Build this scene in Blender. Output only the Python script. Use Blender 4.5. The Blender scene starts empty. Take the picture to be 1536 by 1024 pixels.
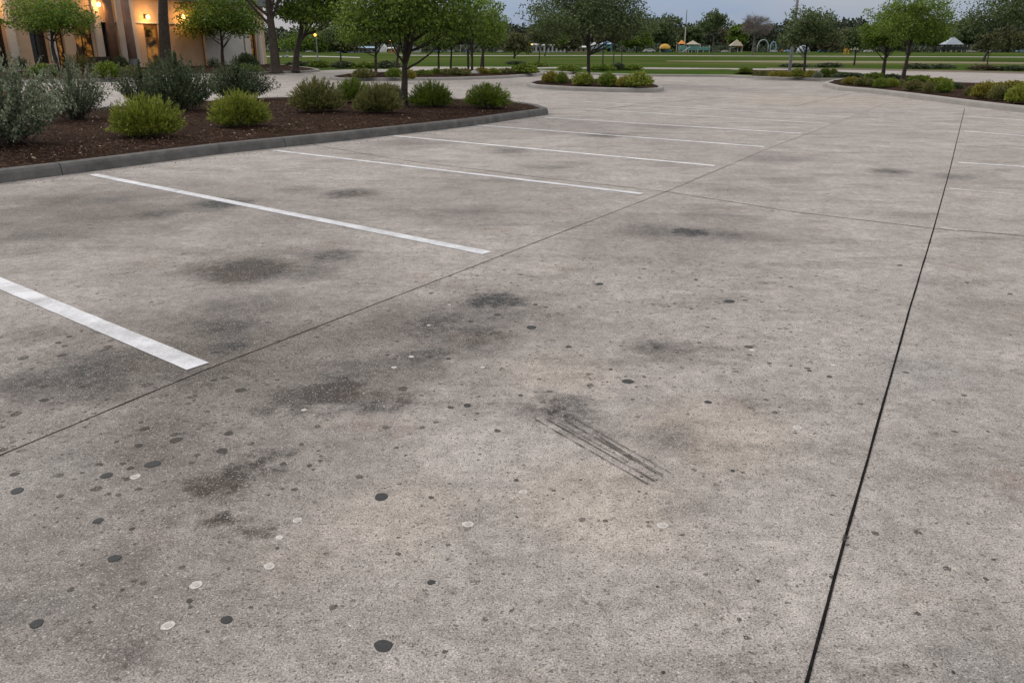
import bpy, math, random
import numpy as np
from mathutils import Vector, noise as mnoise

scene = bpy.context.scene
COL = scene.collection
R = math.radians

# ---------------------------------------------------------------- camera
F, HY, H = 1200.0, 70.0, 1.55
PITCH = math.atan((512 - HY) / F)
SP, CP = math.sin(PITCH), math.cos(PITCH)
cam_data = bpy.data.cameras.new('camera')
cam = bpy.data.objects.new('camera', cam_data)
COL.objects.link(cam)
cam.location = (0, 0, H)
cam.rotation_euler = (R(90) - PITCH, 0, 0)
cam_data.sensor_width = 36
cam_data.lens = 36 * F / 1536
cam_data.clip_end = 5000
scene.camera = cam

def ray(px, py):
    x, u = px - 768, 512 - py
    return Vector((x, F * CP + u * SP, -F * SP + u * CP))
def G(px, py, z=0.0):
    d = ray(px, py); t = (z - H) / d.z
    return Vector((d.x * t, d.y * t, z))
def P(px, py, Y):
    d = ray(px, py); t = Y / d.y
    return Vector((d.x * t, Y, H + d.z * t))

# ---------------------------------------------------------------- materials
def new_mat(name):
    m = bpy.data.materials.new(name); m.use_nodes = True
    nt = m.node_tree; nt.nodes.clear()
    return m, nt
class NT:
    def __init__(s, nt): s.nt = nt
    def n(s, typ, **kw):
        nd = s.nt.nodes.new(typ)
        for k, v in kw.items(): setattr(nd, k, v)
        return nd
    def l(s, a, b): s.nt.links.new(a, b)
    def put(s, sock, v):
        if hasattr(v, 'is_output') or isinstance(v, bpy.types.NodeSocket): s.l(v, sock)
        else: sock.default_value = v
    def math(s, op, a, b=0.0, c=None, clamp=False):
        nd = s.n('ShaderNodeMath', operation=op, use_clamp=clamp)
        s.put(nd.inputs[0], a); s.put(nd.inputs[1], b)
        if c is not None: s.put(nd.inputs[2], c)
        return nd.outputs[0]
    def vmath(s, op, a, b=None, scale=None):
        nd = s.n('ShaderNodeVectorMath', operation=op)
        s.put(nd.inputs[0], a)
        if b is not None: s.put(nd.inputs[1], b)
        if scale is not None: s.put(nd.inputs['Scale'], scale)
        return nd.outputs['Value'] if op in ('DISTANCE', 'LENGTH') else nd.outputs[0]
    def noise(s, vec, scale, detail=3, rough=0.55, dist=0.0, col=False):
        nd = s.n('ShaderNodeTexNoise')
        s.l(vec, nd.inputs['Vector'])
        nd.inputs['Scale'].default_value = scale; nd.inputs['Detail'].default_value = detail
        nd.inputs['Roughness'].default_value = rough; nd.inputs['Distortion'].default_value = dist
        return nd.outputs['Color'] if col else nd.outputs[0]
    def maprange(s, v, a, b, c, d, smooth=False):
        nd = s.n('ShaderNodeMapRange')
        if smooth: nd.interpolation_type = 'SMOOTHSTEP'
        s.l(v, nd.inputs[0])
        for i, x in enumerate((a, b, c, d)): s.put(nd.inputs[1 + i], x)
        return nd.outputs[0]
    def mix(s, f, a, b, blend='MIX'):
        nd = s.n('ShaderNodeMix', data_type='RGBA', blend_type=blend)
        s.put(nd.inputs[0], f); s.put(nd.inputs[6], a); s.put(nd.inputs[7], b)
        return nd.outputs[2]
    def coord(s): return s.n('ShaderNodeTexCoord').outputs['Object']
    def geo(s): return s.n('ShaderNodeNewGeometry')
    def bump(s, h, strength, dist):
        nd = s.n('ShaderNodeBump'); s.l(h, nd.inputs['Height'])
        nd.inputs['Strength'].default_value = strength; nd.inputs['Distance'].default_value = dist
        return nd.outputs[0]
    def out(s, sh):
        o = s.n('ShaderNodeOutputMaterial'); s.l(sh, o.inputs[0])
    def principled(s, col, rough=0.8, normal=None, spec=0.3, metal=0.0):
        p = s.n('ShaderNodeBsdfPrincipled')
        s.put(p.inputs['Base Color'], col); s.put(p.inputs['Roughness'], rough)
        p.inputs['Specular IOR Level'].default_value = spec; p.inputs['Metallic'].default_value = metal
        if normal is not None: s.l(normal, p.inputs['Normal'])
        return p.outputs[0]
def c4(c): return (c[0], c[1], c[2], 1.0)

def rough_mat(name, a, b, scale=3.0, rough=0.85, bump=0.3, bscale=60, spec=0.25, metal=0, bdist=0.01):
    m, nt = new_mat(name); t = NT(nt); co = t.coord()
    n = t.noise(co, scale, 6, 0.6); n = t.maprange(n, 0.3, 0.7, 0, 1)
    n2 = t.noise(co, bscale, 3)
    col = t.mix(n, c4(a), c4(b))
    col = t.mix(0.35, col, t.mix(1.0, col, t.maprange(n2, .3, .7, .5, 1.5), 'MULTIPLY'))
    t.out(t.principled(col, rough, t.bump(n2, bump, bdist), spec, metal))
    return m

STAINS = [(372,405,75,.75),(318,402,45,.4),(455,408,55,.3),(490,384,48,.42),(741,450,44,.66),(505,588,62,.72),(570,600,50,.42),(440,600,52,.45),
 (402,694,38,.66),(335,720,48,.6),(332,783,34,.62),(372,800,30,.4),(650,487,66,.42),(712,505,70,.40),(640,535,50,.36),(1035,348,36,.66),(985,345,55,.28),
 (1090,352,50,.28),(333,305,46,.6),(228,322,38,.42),(150,330,60,.2),(525,290,48,.45),(450,284,40,.3),(610,214,60,.25),(765,226,34,.3),(905,203,36,.4),(835,612,62,.42),
 (880,640,50,.22),(150,560,100,.42),(50,575,70,.38),(360,455,70,.2),(350,517,26,.5),(345,490,52,.42),(1335,257,34,.42),(1160,237,60,.22),(985,520,44,.32),
 (1010,660,60,.2),(205,975,42,.32),(270,560,60,.3),(690,320,60,.2),(90,300,50,.22),(1075,325,60,.18),(45,500,50,.25),(735,480,70,.25),(560,560,90,.25),
 (620,470,80,.2),(190,840,70,.14),(1180,270,50,.2),(830,250,60,.16),(1000,190,50,.16),(160,300,50,.25),(60,350,50,.18),(1430,265,40,.25),(1100,285,50,.2),(240,650,90,.22)]
DIRT = [(90,320,320,.50),(320,520,330,.60),(120,900,330,.38),(520,520,240,.50),(300,700,260,.45),(330,400,200,.35),(700,300,220,.22),(1000,350,230,.22),(760,470,200,.26),(1480,480,200,.15),(60,620,220,.35),(1500,950,150,.30),(420,330,200,.25)]
WARM = [(600,770,130,.3),(900,760,150,.4),(1060,650,130,.45),(840,560,100,.3),(1220,150,140,.5),(450,840,90,.25)]
COOL = [(120,700,110,.6),(1400,560,120,.6),(60,900,120,.6),(760,900,160,.4),(1500,1000,100,.7),(1420,430,120,.4)]

def concrete_color(t, co, stains=True, mult=1.0, spots=True):
    big = t.noise(co, 0.55, 4, 0.6); mid = t.noise(co, 2.4, 7, 0.68); mid2 = t.noise(co, 9.0, 6, 0.7)
    col = t.mix(t.maprange(big, .38, .62, 0, 1), c4((.290, .267, .256)), c4((.344, .319, .306)))
    dco = t.vmath('ADD', co, t.vmath('SCALE', t.vmath('SUBTRACT', t.noise(co, 5.5, 5, .68, col=True), (.5, .5, .5)), scale=0.42))
    if stains:
        def field(lst, gain=1.0):
            acc = None
            for (px, py, r, s) in lst:
                c = G(px, py); rr = (G(px + r, py) - c).length * 1.25
                d = t.vmath('DISTANCE', dco, tuple(c))
                v = t.maprange(d, rr * 1.18, rr * .12, 0.0, s * gain, True)
                acc = v if acc is None else t.math('MAXIMUM', acc, v)
            return acc
        col = t.mix(field(WARM, 1.3), col, c4((.355, .312, .270)))
        col = t.mix(field(COOL, 1.3), col, c4((.262, .254, .250)))
        col = t.mix(t.math('MULTIPLY', field(DIRT, 1.45), t.maprange(t.noise(co, 1.8, 8, .72), .34, .62, .65, 1.2), clamp=True), col, c4((.100, .088, .080)))
    col = t.mix(1.0, col, t.maprange(mid, .28, .72, .74, 1.20), 'MULTIPLY')
    col = t.mix(1.0, col, t.maprange(mid2, .3, .7, .88, 1.11), 'MULTIPLY')
    # grime blotches with threshold, streaky
    st = t.n('ShaderNodeMapping'); t.l(co, st.inputs[0])
    st.inputs['Rotation'].default_value = (0, 0, R(32)); st.inputs['Scale'].default_value = (1.0, 2.6, 1)
    grime = t.noise(st.outputs[0], .9, 7, .68)
    gbk = t.maprange(t.noise(co, 20, 9, .78), .38, .60, .35, 1.2)
    col = t.mix(t.math('MULTIPLY', t.maprange(grime, .49, .68, 0, .62, True), gbk, clamp=True), col, c4((.120, .110, .102)))
    rust = t.noise(t.vmath('ADD', co, (31, 7, 0)), 1.3, 8, .74)
    col = t.mix(t.math('MULTIPLY', t.maprange(rust, .54, .70, 0, .5, True), gbk, clamp=True), col, c4((.175, .130, .105)))
    if stains:
        s = field(STAINS, 1.75)
        brk = t.maprange(t.noise(co, 13, 9, .78), .35, .58, .42, 1.45)
        s = t.math('MULTIPLY', s, brk, clamp=True)
        col = t.mix(s, col, t.mix(t.maprange(t.noise(co, 1.1, 2), .45, .6, 0, 1), c4((.034, .036, .040)), c4((.058, .048, .042))))
    if spots:   # small dark drips, denser where cars stand
        mk = None
        for (px, py, r, s_) in [(120,560,260,1.0),(1100,500,260,.35),(80,330,200,.5),(260,650,170,.9),(560,500,170,.8),(720,430,130,.6),(640,600,120,.5),(1000,420,200,.45),(400,380,160,.4),(420,560,200,.85),(760,460,160,.6),(250,760,200,.45),(850,560,150,.35),(1250,480,150,.25),(130,430,100,.4)]:
            c = G(px, py); rr = (G(px + r, py) - c).length * 1.2
            v = t.maprange(t.vmath('DISTANCE', co, tuple(c)), rr, rr * .3, 0, s_, True)
            mk = v if mk is None else t.math('MAXIMUM', mk, v)
        for sc, thr in ((7.5, .17), (13.0, .22), (21.0, .26), (38.0, .30)):
            vo = t.n('ShaderNodeTexVoronoi'); vo.inputs['Scale'].default_value = sc
            wob = t.vmath('ADD', co, t.vmath('SCALE', t.vmath('SUBTRACT', t.noise(co, 40, 2, col=True), (.5,.5,.5)), scale=.02))
            t.l(wob, vo.inputs['Vector'])
            sep = t.n('ShaderNodeSeparateColor'); t.l(vo.outputs['Color'], sep.inputs[0])
            keep = t.math('GREATER_THAN', t.math('ADD', t.math('MULTIPLY', mk, .78), sep.outputs[0]), 1.0 if sc < 10 else (.98 if sc < 20 else .93))
            rad = t.math('MULTIPLY', t.math('ADD', sep.outputs[1], .25), thr)
            ins = t.maprange(t.math('SUBTRACT', vo.outputs['Distance'], rad), 0.015, -.03, 0, 1, True)
            amt = t.math('MULTIPLY', t.math('MULTIPLY', ins, keep), t.maprange(sep.outputs[2], 0, 1, .35, .95))
            col = t.mix(amt, col, c4((.06, .055, .052)))
        # stray pale flecks
        vo = t.n('ShaderNodeTexVoronoi'); vo.inputs['Scale'].default_value = 11.0; t.l(co, vo.inputs['Vector'])
        sep = t.n('ShaderNodeSeparateColor'); t.l(vo.outputs['Color'], sep.inputs[0])
        keep = t.math('GREATER_THAN', sep.outputs[0], .90)
        ins = t.math('LESS_THAN', vo.outputs['Distance'], t.math('MULTIPLY', sep.outputs[1], .055))
        col = t.mix(t.math('MULTIPLY', keep, ins), col, c4((.62, .61, .6)))
    # aggregate grain
    g1 = t.noise(co, 170, 3, .8); g2 = t.noise(co, 14, 10, .84)
    col = t.mix(1.0, col, t.maprange(g1, .34, .66, .40, 1.65), 'MULTIPLY')
    col = t.mix(1.0, col, t.maprange(g2, .36, .64, .70, 1.30), 'MULTIPLY')
    pit = t.noise(co, 75, 2, .6, .6); worm = t.noise(t.vmath('ADD', co, (3.1, 1.7, 0)), 120, 2, .6, 1.2); pit2 = t.noise(t.vmath('ADD', co, (9.1, 4.7, 0)), 28, 3, .6, .4)
    col = t.mix(t.maprange(pit, .60, .66, 0, .75), col, c4((.065, .055, .050)))
    col = t.mix(t.maprange(pit2, .64, .69, 0, .6), col, c4((.075, .064, .058)))
    col = t.mix(t.maprange(worm, .585, .68, 0, .65), col, c4((.52, .49, .47)))
    vo = t.n('ShaderNodeTexVoronoi'); vo.inputs['Scale'].default_value = 150.0; t.l(co, vo.inputs['Vector'])
    sep = t.n('ShaderNodeSeparateColor'); t.l(vo.outputs['Color'], sep.inputs[0])
    inn = t.math('LESS_THAN', vo.outputs['Distance'], .42)
    col = t.mix(t.math('MULTIPLY', inn, t.math('MULTIPLY', t.math('GREATER_THAN', sep.outputs[0], .96), .6)), col, c4((.07, .062, .058)))
    col = t.mix(t.math('MULTIPLY', inn, t.math('MULTIPLY', t.math('LESS_THAN', sep.outputs[0], .02), .6)), col, c4((.60, .58, .56)))
    if mult != 1.0:
        col = t.mix(1.0, col, (mult, mult, mult * 1.05, 1), 'MULTIPLY')
    return col, g1, g2

def concrete_mat(name, stains=True, mult=1.0, spots=True, bump=.55):
    m, nt = new_mat(name); t = NT(nt); co = t.coord()
    col, g1, g2 = concrete_color(t, co, stains, mult, spots)
    nrm = t.bump(t.math('ADD', g1, g2), bump, .0022)
    t.out(t.principled(col, .85, nrm, .18))
    return m

M = {}
M['concrete'] = concrete_mat('lot_concrete')
M['road'] = concrete_mat('road_concrete', False, 1.15, False, .2)
M['gum_dark'] = rough_mat('gum_dark', (.030,.033,.037), (.050,.052,.055), 120, .75, .4, 260, bdist=.002)


M['gum_pale'] = rough_mat('gum_pale', (.42,.405,.39), (.56,.54,.52), 90, .8, .5, 260, bdist=.002)
M['gum_pale_in'] = rough_mat('gum_pale_in', (.33,.315,.30), (.46,.44,.42), 90, .8, .5, 260, bdist=.002)
M['sealant'] = rough_mat('joint_sealant', (.006,.006,.007), (.022,.020,.020), 30, .9, .4, 180, .03, bdist=.002)
M['sealant_fine'] = rough_mat('joint_fine', (.015,.014,.013), (.045,.040,.036), 12, .9, .4, 160, .05)
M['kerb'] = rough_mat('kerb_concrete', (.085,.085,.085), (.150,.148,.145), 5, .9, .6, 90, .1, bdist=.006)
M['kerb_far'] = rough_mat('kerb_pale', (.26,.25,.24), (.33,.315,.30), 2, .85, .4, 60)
M['bark'] = rough_mat('bark', (.040,.032,.026), (.085,.070,.058), 6, .9, .9, 26, bdist=.04)
M['bark_grey'] = rough_mat('bark_grey', (.085,.078,.072), (.15,.14,.13), 5, .9, .9, 24, bdist=.03)
M['metal_grey'] = rough_mat('grey_metal', (.16,.16,.17), (.22,.22,.23), 2, .5, .1, 30, .4, .3)
M['rock'] = rough_mat('rock', (.25,.24,.23), (.4,.39,.38), 4, .9, .8, 20)

def worn_mat(name, color, alpha_lo, alpha_hi, scale, lo, hi, rough=.7, dirt=(.2,.195,.19), grain=90):
    """paint or rubber lying on concrete and worn through in patches"""
    m, nt = new_mat(name); t = NT(nt); co = t.coord()
    n = t.noise(co, scale, 7, .72); a = t.maprange(n, lo, hi, alpha_lo, alpha_hi)
    g = t.noise(co, grain, 4, .7); g3 = t.noise(co, 240, 2)
    a = t.math('MULTIPLY', a, t.maprange(g, .30, .42, .35, 1.0), clamp=True)
    col = t.mix(t.maprange(t.noise(co, 4, 7, .75), .42, .70, 0, .5), c4(color), c4(dirt))
    col = t.mix(1.0, col, t.maprange(g3, .3, .7, .88, 1.1), 'MULTIPLY')
    vo = t.n('ShaderNodeTexVoronoi'); vo.inputs['Scale'].default_value = 22; t.l(co, vo.inputs['Vector'])
    sp = t.n('ShaderNodeSeparateColor'); t.l(vo.outputs['Color'], sp.inputs[0])
    k = t.math('MULTIPLY', t.math('LESS_THAN', vo.outputs['Distance'], t.math('MULTIPLY', sp.outputs[1], .16)), t.math('GREATER_THAN', sp.outputs[0], .72))
    col = t.mix(t.math('MULTIPLY', k, .7), col, c4((.10,.10,.10)))
    sh = t.principled(col, rough, t.bump(g, .5, .004), .35)
    tr = t.n('ShaderNodeBsdfTransparent'); mx = t.n('ShaderNodeMixShader')
    t.l(a, mx.inputs[0]); t.l(tr.outputs[0], mx.inputs[1]); t.l(sh, mx.inputs[2])
    t.out(mx.outputs[0]); return m
M['paint'] = worn_mat('white_paint', (.66,.68,.73), 1.0, .55, 3.2, .42, .80)
M['paint_thin'] = worn_mat('worn_white_paint', (.74,.75,.79), 1.0, .75, 2, .45, .85, grain=40)
M['paint_faded'] = worn_mat('faded_white_paint', (.72,.72,.72), .9, .2, 2.5, .38, .72)
M['rubber'] = worn_mat('tyre_rubber', (.048,.042,.040), .15, .9, 11, .36, .56, dirt=(.09,.08,.075), grain=60)

M['gum_mid'] = worn_mat('gum_mid', (.055,.050,.048), .85, .5, 60, .35, .7, .85, (.10,.09,.08), 130)
M['gum_brown'] = worn_mat('gum_brown', (.060,.050,.044), .6, .25, 50, .35, .7, .85, (.10,.09,.08), 110)

def mulch_mat():
    m, nt = new_mat('bark_mulch'); t = NT(nt); co = t.coord()
    vo = t.n('ShaderNodeTexVoronoi'); vo.inputs['Scale'].default_value = 26; vo.inputs['Randomness'].default_value = 1
    mp = t.n('ShaderNodeMapping'); t.l(co, mp.inputs[0]); mp.inputs['Scale'].default_value = (1, 1.9, 1); mp.inputs['Rotation'].default_value = (0,0,.6)
    wob = t.vmath('ADD', mp.outputs[0], t.vmath('SCALE', t.noise(co, 9, 3, col=True), scale=.25))
    t.l(wob, vo.inputs['Vector'])
    sep = t.n('ShaderNodeSeparateColor'); t.l(vo.outputs['Color'], sep.inputs[0])
    col = t.mix(sep.outputs[0], c4((.015,.009,.006)), c4((.080,.045,.033)))
    col = t.mix(t.math('MULTIPLY', t.math('GREATER_THAN', sep.outputs[1], .94), .7), col, c4((.28,.21,.16)))
    col = t.mix(t.maprange(t.noise(co, 1.5, 4), .4, .65, 0, .5), col, c4((.034,.020,.015)))
    h = t.math('ADD', vo.outputs['Distance'], t.noise(co, 60, 3))
    t.out(t.principled(col, 1.0, t.bump(h, 1.0, .035), .03)); return m
M['mulch'] = mulch_mat()

def grass_mat():
    m, nt = new_mat('lawn_grass'); t = NT(nt); co = t.coord()
    mp = t.n('ShaderNodeMapping'); t.l(co, mp.inputs[0]); mp.inputs['Scale'].default_value = (.012, .07, 1); mp.inputs['Rotation'].default_value = (0,0,-.06)
    band = t.noise(mp.outputs[0], 1.0, 4, .6)
    n = t.noise(co, .5, 6, .65); n2 = t.noise(co, 8, 4)
    col = t.mix(t.maprange(n, .35, .65, 0, 1), c4((.034,.066,.014)), c4((.052,.092,.020)))
    col = t.mix(t.maprange(band, .50, .62, 0, .75), col, c4((.105,.120,.040)))
    col = t.mix(t.maprange(band, .36, .26, 0, .6), col, c4((.05,.08,.022)))
    mq = t.n('ShaderNodeMapping'); t.l(co, mq.inputs[0]); mq.inputs['Scale'].default_value = (.035, .16, 1); mq.inputs['Location'].default_value = (4, 9, 0)
    col = t.mix(t.maprange(t.noise(mq.outputs[0], 1.0, 6, .65), .48, .62, 0, .7, True), col, c4((.075,.072,.030)))
    col = t.mix(1.0, col, t.maprange(n2, .3, .7, .75, 1.25), 'MULTIPLY')
    t.out(t.principled(col, 1.0, t.bump(n2, .8, .05), .0)); return m
M['grass'] = grass_mat()
M['dry_grass'] = rough_mat('dry_grass', (.13,.115,.065), (.19,.165,.10), .6, .95, .6, 12)
M['dirt'] = rough_mat('dirt', (.10,.075,.055), (.16,.13,.10), .6, .95, .6, 12)

def leaf_mat(name, dark, mid, tip, accent=None, accent_amt=.02, trans=.14, rough=.55):
    m, nt = new_mat(name); t = NT(nt); g = t.geo()
    r = g.outputs['Random Per Island']; co = t.coord()
    n = t.noise(co, 1.3, 3)
    f = t.math('ADD', t.math('MULTIPLY', r, .75), t.math('MULTIPLY', t.maprange(n, .3, .7, 0, 1), .35), clamp=True)
    ramp = t.n('ShaderNodeValToRGB'); t.l(f, ramp.inputs[0])
    e = ramp.color_ramp.elements; e[0].color = c4(dark); e[0].position = .05; e[1].color = c4(tip); e[1].position = .98
    x = ramp.color_ramp.elements.new(.5); x.color = c4(mid)
    col = ramp.outputs[0]
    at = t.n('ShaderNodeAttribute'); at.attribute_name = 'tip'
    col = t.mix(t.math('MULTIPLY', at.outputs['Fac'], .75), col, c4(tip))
    if accent:
        h = t.math('FRACT', t.math('MULTIPLY', r, 37.7))
        col = t.mix(t.math('GREATER_THAN', h, 1 - accent_amt), col, c4(accent))
    a = t.principled(col, rough, None, .3)
    b = t.n('ShaderNodeBsdfTranslucent'); t.l(col, b.inputs[0])
    mx = t.n('ShaderNodeMixShader'); mx.inputs[0].default_value = trans
    t.l(a, mx.inputs[1]); t.l(b.outputs[0], mx.inputs[2]); t.out(mx.outputs[0]); return m
M['lf_ball'] = leaf_mat('leaves_yellow_green', (.028,.050,.008), (.100,.145,.018), (.36,.40,.06), (.42,.20,.03), .012)
M['lf_ball2'] = leaf_mat('leaves_olive', (.028,.040,.010), (.085,.105,.030), (.27,.26,.09), (.26,.17,.06), .02)
M['lf_ball3'] = leaf_mat('leaves_fresh_green', (.020,.045,.006), (.075,.125,.015), (.24,.32,.04), (.28,.16,.05), .01)
M['lf_silver'] = leaf_mat('leaves_silver', (.032,.050,.026), (.100,.132,.078), (.30,.34,.23), (.30,.12,.06), .008)
M['lf_dark'] = leaf_mat('leaves_dark', (.012,.024,.009), (.034,.056,.022), (.13,.17,.085), (.25,.12,.05), .006)
M['lf_yel'] = leaf_mat('leaves_golden', (.075,.085,.012), (.165,.165,.025), (.34,.30,.05), (.45,.25,.03), .02)
M['lf_tree'] = leaf_mat('tree_leaves_green', (.026,.056,.008), (.075,.135,.016), (.21,.29,.040), None, 0, .34)
M['lf_tree_bright'] = leaf_mat('tree_leaves_bright', (.044,.086,.012), (.095,.160,.020), (.23,.32,.045), (.45,.40,.05), .004, .38)
M['lf_tree_dark'] = leaf_mat('tree_leaves_dark', (.022,.040,.012), (.058,.090,.030), (.17,.22,.085), None, 0, .30)
M['lf_tree_olive'] = leaf_mat('tree_leaves_olive', (.035,.045,.016), (.070,.080,.028), (.14,.145,.055), None, 0, .3)
M['lf_tree_brown'] = leaf_mat('tree_leaves_brown', (.045,.042,.022), (.085,.075,.038), (.14,.12,.07), None, 0, .3)
M['lf_woods_hazy'] = leaf_mat('far_woods_leaves_hazy', (.026,.040,.024), (.046,.064,.036), (.080,.098,.056), None, 0, .15)  # greyed leaf colours with distance haze mixed in
M['lf_twig'] = leaf_mat('twigs', (.10,.085,.08), (.16,.14,.13), (.22,.19,.18), None, 0, .1)

# ---------------------------------------------------------------- objects
def tag(o, label=None, cat=None, group=None, kind=None):
    if label: o['label'] = label
    if cat: o['category'] = cat
    if group: o['group'] = group
    if kind: o['kind'] = kind
    return o
def link(name, me, mat, parent=None):
    o = bpy.data.objects.new(name, me); COL.objects.link(o)
    if mat is not None and not me.materials: me.materials.append(mat)
    if parent is not None: o.parent = parent
    return o
def thing(name, loc, label, cat, group=None, rz=0.0):
    o = bpy.data.objects.new(name, None); COL.objects.link(o); o.location = loc; o.rotation_euler = (0, 0, rz)
    o.empty_display_size = .2
    return tag(o, label, cat, group)
def dup_tree(o, parent=None):
    c = o.copy(); COL.objects.link(c)
    if parent is not None: c.parent = parent
    for ch in list(o.children): dup_tree(ch, c)
    return c

class MB:
    def __init__(s): s.v = []; s.f = []
    def quad(s, a, b, c, d):
        n = len(s.v); s.v += [tuple(a), tuple(b), tuple(c), tuple(d)]; s.f.append((n, n+1, n+2, n+3))
    def poly(s, pts):
        n = len(s.v); s.v += [tuple(p) for p in pts]; s.f.append(tuple(range(n, n + len(pts))))
    def box(s, c, size, rz=0.0, bevel=0.0, taper=1.0):
        hx, hy, hz = [q / 2 for q in size]; b = min(bevel, hx*.9, hy*.9, hz*.9)
        ca, sa = math.cos(rz), math.sin(rz)
        rings = [(-hz, hx-b, hy-b), (-hz+b, hx, hy), (hz-b, hx*taper, hy*taper), (hz, (hx-b)*taper, (hy-b)*taper)] if b > 0 else [(-hz, hx, hy), (hz, hx*taper, hy*taper)]
        n0 = len(s.v)
        for z, x, y in rings:
            for sx, sy in ((-1,-1),(1,-1),(1,1),(-1,1)):
                X, Y = sx*x, sy*y
                s.v.append((c[0]+X*ca-Y*sa, c[1]+X*sa+Y*ca, c[2]+z))
        k = len(rings)
        s.f.append((n0+3, n0+2, n0+1, n0))
        for r in range(k-1):
            for i in range(4):
                a = n0+r*4+i; b_ = n0+r*4+(i+1) % 4
                s.f.append((a, b_, b_+4, a+4))
        t_ = n0+(k-1)*4; s.f.append((t_, t_+1, t_+2, t_+3))
    def tube(s, pts, rad, seg=8, cap=True):
        pts = [Vector(p) for p in pts]; n0 = len(s.v); K = len(pts)
        if not hasattr(rad, '__len__'): rad = [rad] * K
        for i, p in enumerate(pts):
            d = (pts[min(i+1, K-1)] - pts[max(i-1, 0)])
            if d.length < 1e-9: d = Vector((0,0,1))
            d.normalize()
            a = Vector((1,0,0)) if abs(d.x) < .8 else Vector((0,1,0))
            u = d.cross(a).normalized(); w = d.cross(u)
            for j in range(seg):
                th = 2*math.pi*j/seg
                s.v.append(tuple(p + (u*math.cos(th) + w*math.sin(th)) * rad[i]))
        for i in range(K-1):
            for j in range(seg):
                a = n0+i*seg+j; b = n0+i*seg+(j+1) % seg
                s.f.append((a, b, b+seg, a+seg))
        if cap:
            s.f.append(tuple(n0+j for j in reversed(range(seg)))); s.f.append(tuple(n0+(K-1)*seg+j for j in range(seg)))
    def dome(s, c, rx, ry, rz, seg=14, rings=6, full=False):
        n0 = len(s.v); lo = -math.pi/2 if full else 0.0
        for i in range(rings+1):
            ph = lo + (math.pi/2 - lo) * i / rings
            for j in range(seg):
                th = 2*math.pi*j/seg
                s.v.append((c[0]+rx*math.cos(ph)*math.cos(th), c[1]+ry*math.cos(ph)*math.sin(th), c[2]+rz*math.sin(ph)))
        for i in range(rings):
            for j in range(seg):
                a = n0+i*seg+j; b = n0+i*seg+(j+1) % seg
                s.f.append((a, b, b+seg, a+seg))
    def build(s, name, mat, parent=None, smooth=False):
        me = bpy.data.meshes.new(name); me.from_pydata(s.v, [], s.f); me.update()
        if smooth: me.shade_smooth()
        return link(name, me, mat, parent)

def np_mesh(name, verts, nquads, mat, parent=None, tip=None):
    me = bpy.data.meshes.new(name); nv = len(verts)
    me.vertices.add(nv); me.vertices.foreach_set('co', verts.astype(np.float32).ravel())
    me.loops.add(nv); me.loops.foreach_set('vertex_index', np.arange(nv, dtype=np.int32))
    me.polygons.add(nquads); me.polygons.foreach_set('loop_start', np.arange(0, nv, 4, dtype=np.int32))
    if tip is not None:
        a = me.attributes.new('tip', 'FLOAT', 'POINT'); a.data.foreach_set('value', np.repeat(tip, 4).astype(np.float32))
    me.update(); me.validate()
    return link(name, me, mat, parent)

def leaf_verts(c, d, L, W, rng, fold=.25):
    n = len(c); d = d / np.maximum(np.linalg.norm(d, axis=1, keepdims=True), 1e-6)
    r = rng.normal(size=(n, 3)); s = np.cross(d, r); s /= np.maximum(np.linalg.norm(s, axis=1, keepdims=True), 1e-6)
    L = np.broadcast_to(np.asarray(L, float).reshape(-1, 1), (n, 1)); W = np.broadcast_to(np.asarray(W, float).reshape(-1, 1), (n, 1))
    v = np.empty((n, 4, 3))
    v[:, 0] = c; v[:, 1] = c + d*L*.45 + s*W*.5; v[:, 2] = c + d*L; v[:, 3] = c + d*L*.45 - s*W*.5
    return v.reshape(-1, 3)

# ---------------------------------------------------------------- world, sun
w = bpy.data.worlds.new('World'); scene.world = w; w.use_nodes = True
nt = w.node_tree; nt.nodes.clear(); t = NT(nt)
SUN_EL, SUN_AZ = R(32), R(-48)         # low in the far left
sky = t.n('ShaderNodeTexSky'); sky.sky_type = 'NISHITA'; sky.sun_disc = False
sky.sun_elevation = SUN_EL; sky.sun_rotation = SUN_AZ; sky.air_density = 1.0; sky.dust_density = 2.5; sky.ozone_density = 1.5
gen = t.n('ShaderNodeTexCoord').outputs['Generated']
sx = t.n('ShaderNodeSeparateXYZ'); t.l(gen, sx.inputs[0])
up = t.math('MAXIMUM', sx.outputs[2], 0.0)
# overcast layer: brighter overhead than near the horizon, with soft cloud structure
mp = t.n('ShaderNodeMapping'); t.l(gen, mp.inputs[0]); mp.inputs['Scale'].default_value = (1, 1, 5)
cl = t.noise(mp.outputs[0], 2.2, 6, .55, .4)
grad = t.maprange(up, 0, .9, 3.5, 11.6)
ocol = t.mix(t.maprange(cl, .35, .66, 0, 1), c4((.66, .84, 1.16)), c4((.96, 1.0, 1.08)))
ocol = t.mix(t.maprange(up, .10, .38, 0, 1, True), ocol, c4((1.0, .96, .92)))
warm = t.maprange(sx.outputs[0], -.05, -.35, 0, 1, True)
low = t.maprange(up, .12, .0, 0, 1, True)
ocol = t.mix(t.math('MULTIPLY', t.math('MULTIPLY', warm, low), .6), ocol, c4((1.25, 1.0, .80)))
layer = t.vmath('SCALE', ocol, scale=grad)
mixed = t.mix(.94, sky.outputs[0], layer)
bg = t.n('ShaderNodeBackground'); t.l(mixed, bg.inputs[0]); bg.inputs[1].default_value = .12
wo = t.n('ShaderNodeOutputWorld'); t.l(bg.outputs[0], wo.inputs[0])
sd = bpy.data.lights.new('sun', 'SUN'); sd.energy = 1.3; sd.angle = R(12); sd.color = (1, .93, .86)
so = bpy.data.objects.new('sun', sd); COL.objects.link(so)
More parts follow.
